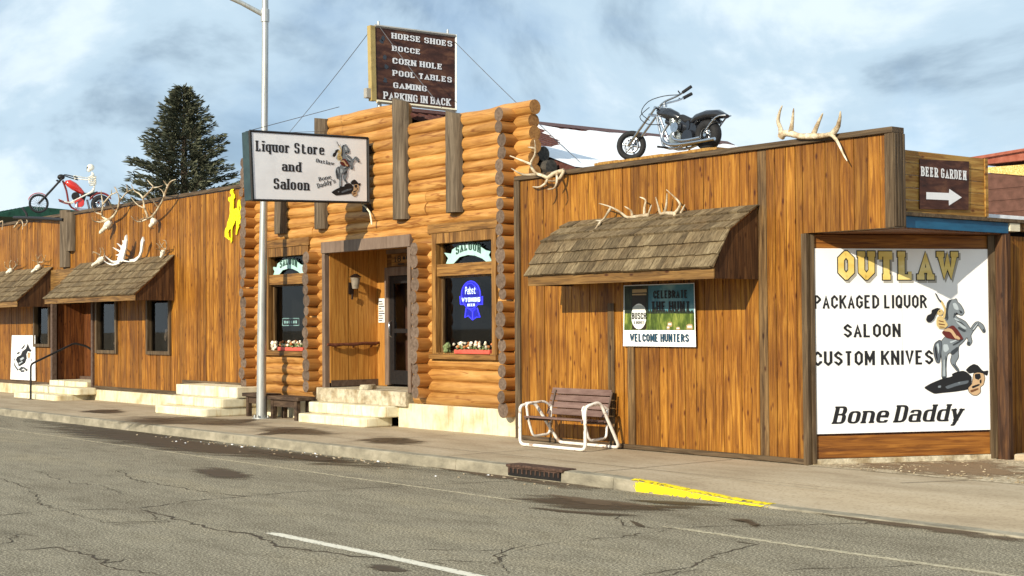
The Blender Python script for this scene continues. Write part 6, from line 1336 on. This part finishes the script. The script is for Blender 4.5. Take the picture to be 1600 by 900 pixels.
# --- skeleton rider: one continuous skinned body
sk_v = []; sk_e = []; sk_r = []
def bone(pts, rad, link=None):
    i0 = len(sk_v)
    for k, p in enumerate(pts): sk_v.append(T @ Vector(p)); sk_r.append(rad[k] if isinstance(rad, (list, tuple)) else rad)
    for k in range(len(pts)-1): sk_e.append((i0+k, i0+k+1))
    if link is not None: sk_e.append((link, i0))
    return i0
sp = bone([(.20,0,.62), (.17,0,.74), (.15,0,.86), (.16,0,.98), (.20,0,1.08), (.24,0,1.15)], [.045,.022,.024,.03,.026,.02])
for s_ in (-1, 1):
    bone([(.22,s_*.09,.60), (.55,s_*.17,.42), (.80,s_*.20,.28), (.98,s_*.23,.31), (1.06,s_*.23,.37)], [.032,.018,.022,.016,.012], sp)     # hip, knee, ankle, toes
    bone([(.18,s_*.13,1.06), (.36,s_*.24,.95), (.60,s_*.31,.99), (.68,s_*.31,1.0)], [.026,.016,.014,.018], sp+4)
    for k in range(5):                                    # ribs
        z = 1.02-k*.052; w_ = .095+.012*k; bone([(.12,s_*.05,z+.01), (.14,s_*w_,z), (.25,s_*w_*.95,z-.03), (.30,s_*.02,z-.03)], .0105, sp+3)
bone([(.28,0,1.02),(.31,0,.92),(.30,0,.82)], .016, sp+4)
me = bpy.data.meshes.new('skeleton_body'); org = T @ Vector((.2, 0, .55)); me.from_pydata([p-org for p in sk_v], sk_e, []); me.materials.append(M['bone'])
sko = thing('skeleton', 'white plastic skeleton riding the red chopper with arms stretched to the bars', 'skeleton', org)
bo = bpy.data.objects.new('body', me); col.objects.link(bo); bo.parent = sko
md = bo.modifiers.new('skin', 'SKIN'); md.use_smooth_shade = True
sv_ = me.skin_vertices[0].data
for i, r_ in enumerate(sk_r): sv_[i].radius = (r_, r_); sv_[i].use_root = (i == sp)
sb = bo.modifiers.new('sub', 'SUBSURF'); sb.levels = 1; sb.render_levels = 1
mb = MB(); mb.T = T; mb.ball(V3(.265, 0, 1.27), .10, .078, .095, 14, 10); mb.tube([V3(.30,0,1.21), V3(.345,0,1.165)], [.06,.04], 10); mb.build('skull', M['bone'], sko)
mb = MB(); mb.T = T
for s_ in (-1, 1): mb.ball(V3(.345, s_*.033, 1.265), .024, .022, .024, 8, 6)
mb.ball(V3(.362, 0, 1.225), .012, .012, .018, 6, 5); mb.box(.372, .384, -.03, .03, 1.17, 1.178); mb.build('eye_sockets', M['interior'], sko)
for s_ in (-1, 1):
    mb = MB(); mb.T = T
    for k in range(4): y = s_*(.285+.018*k); mb.tube([V3(.66,y,1.0), V3(.70,y,1.01), V3(.705,y,.985), V3(.685,y,.965)], [.009,.008,.007,.005], 6)
    mb.tube([V3(.66,s_*.28,.99), V3(.69,s_*.27,.97), V3(.705,s_*.275,.955)], [.009,.008,.005], 6); mb.build('hand', M['bone'], sko)
# roof pipe by the red chopper
pp = MB(); pp.tube([atY(22, 340, 14.60), atY(60, 341, 14.60), atY(99, 343.5, 14.60)], .045, 8); pp.tube([atY(42, 340, 14.6), atY(41.5, 334, 14.6), atY(35, 325, 14.6)], .03, 6); tag(pp.build('roof_pipe', M['iron']), 'black iron pipe lying along the parapet under the red chopper front wheel', 'pipe')

# ================================================================== TREE AND FAR BUILDINGS
def spruce(label, px, ptop, dist, rbase):
    base = O + ray(px, 450)*dist/ray(px, 450).length; base.z = -.15; top = (O + ray(px, ptop)*dist).z; Hh = top-base.z
    t_ = thing('spruce_tree', label, 'tree', base)
    mb = MB(); mb.tube([base, base+Vector((.05,0,Hh*.4)), base+Vector((0,.03,Hh*.8)), base+Vector((0,0,Hh*.97))], [.30,.2,.09,.02], 10)
    nb = 330; tips = []
    for k in range(nb):
        u = (k+.5)/nb; z = Hh*(.10+.885*u**.86); L_ = rbase*(1-(z/Hh))**.86*random.choice((.62, .85, 1, 1.05, 1.12, 1.2))*random.uniform(.9, 1.06)+.10; az = k*2.39996+random.uniform(-.3, .3)
        dz = L_*(.30*(z/Hh) - .12+random.uniform(-.06, .06)); d = Vector((math.cos(az), math.sin(az), 0))
        p0 = base+Vector((0,0,z)); p1 = p0+d*L_*.5+Vector((0,0,dz*.2-.03*L_)); p2 = p0+d*L_+Vector((0,0,dz+.10*L_)); tips.append((p0, p1, p2, L_, d))
        if k % 2 == 0: mb.tube([p0, p1, p2], [.03*(1-u)+.012, .02*(1-u)+.01, .005], 5)
    mb.build('trunk', M['bark'], t_)
    nd = MB()
    for p0, p1, p2, L_, d in tips:
        side = Vector((-d.y, d.x, 0)); n = int(26+L_*60); br = random.random()
        for i in range(n):
            t = .12+.88*(i+random.random())/n; q = p0*(1-t)**2+p1*2*t*(1-t)+p2*t*t
            spread = L_*.26*(1-t*.8)+.05; s_ = random.choice((-1, 1)); off = side*s_*random.uniform(0, spread)+Vector((0,0,random.uniform(-.12, .06)))
            q = q+off; g_ = (d*random.uniform(.5, 1.1)+side*s_*random.uniform(.1, .7)+Vector((0,0,random.uniform(-.15, .55)))).normalized(); ln = random.uniform(.16, .34)*(1 if z < Hh*.9 else .8)
            w_ = g_.cross(Vector((random.uniform(-1,1), random.uniform(-1,1), random.uniform(-.4,1)))).normalized()*random.uniform(.014, .030)
            nd.add([q-w_*.6, q+w_*.6, q+g_*ln*.6+w_, q+g_*ln, q+g_*ln*.6-w_], [(0, 1, 2, 3, 4)], br*.4+random.random()*.6)
    for i in range(26): z = Hh*(1-.05*i/26); g_ = Vector((random.uniform(-.4,.4), random.uniform(-.4,.4), .7)); q = base+Vector((0,0,z-.16)); w_ = g_.cross(Vector((1,.3,0))).normalized()*.03; nd.add([q-w_, q+w_, q+g_*.22], [(0,1,2)])
    nd.build('crown', M['needle'], t_)
spruce('tall dark spruce tree rising behind the building with elk skulls', 287, 139, 58, 4.8)
gr = thing('green_roofed_building', 'low building with a green metal roof behind the red chopper', 'building', (-72, 30, 0))
a = atY(-40, 326, 26); b = atY(60, 329, 26)
mb = MB(); X1 = atY(48, 329, 28).x; mb.box(-92, X1-.4, 26.5, 39.5, 0, 5.0); mb.build('wall', M['brownwall'], gr)
mb = MB(); Zr = atY(20, 327, 28).z; X1 = atY(48, 329, 28).x
mb.prism([(-95, 26, Zr-.6), (-95, 28, Zr), (-95, 40, Zr-.6)], (X1+95, 0, 0))
for i in range(60): x = X1-.3-i*.6; mb.prism([(x, 26.0, Zr-.58), (x, 28, Zr+.03), (x, 28, Zr), (x, 26.0, Zr-.61)], (.05, 0, 0))
mb.build('roof', M['greenroof'], gr)
sr = thing('snowy_roof_building', 'low shed with a snowy roof behind the parapet left of the half-log post', 'building', (-52, 24, 0))
p = atY(62, 349, 24); q = atY(118, 336, 24)
mb = MB(); mb.box(p.x-.5, q.x+6, 24, 30, 0, p.z-.3); mb.build('wall', M['brownwall'], sr)
mb = MB(); mb.hexa([(p.x-.8, 23.6, p.z-.15), (q.x+6.3, 23.6, p.z-.15), (q.x+6.3, 30, p.z+.35), (p.x-.8, 30, p.z+.35)], [(p.x-.8, 23.6, p.z+.02), (q.x+6.3, 23.6, p.z+.02), (q.x+6.3, 30, p.z+.52), (p.x-.8, 30, p.z+.52)]); mb.build('snow_roof', M['snow'], sr)
fb = thing('ribbed_metal_building', 'brown ribbed building with red roof behind the beer garden sign', 'building', (-12, 24, 0))
FY = 22.0; z1 = atY(1545, 266, FY).z; xl = atY(1500, 300, FY).x
mb = MB(); mb.box(xl, xl+14, FY, FY+9, 0, z1-.05, .5); 
for i in range(int(z1/.2)): mb.box(xl, xl+14, FY-.014, FY-.001, i*.2, i*.2+.165, .5)
mb.build('wall', M['brownwall'], fb)
mb = MB(); P = [(1535,262),(1535,269),(1600,274.5),(1640,278),(1640,250),(1600,257)]; mb.prism([atY(x, y, FY-.03) for x, y in P], (0, .02, 0)); mb.build('gable_panel', M['osb'], fb)
mb = MB(); P = [(1490,253),(1535,246),(1640,228),(1640,243),(1600,250),(1535,257)]; mb.prism([atY(x, y, FY-.10) for x, y in P], (0, 9.1, 0))
P2 = [(1490,249.5),(1535,242.5),(1640,225),(1640,229),(1535,247),(1490,254)]; mb.prism([atY(x, y, FY-.16) for x, y in P2], (0, .05, 0)); mb.build('roof', M['brickred'], fb)
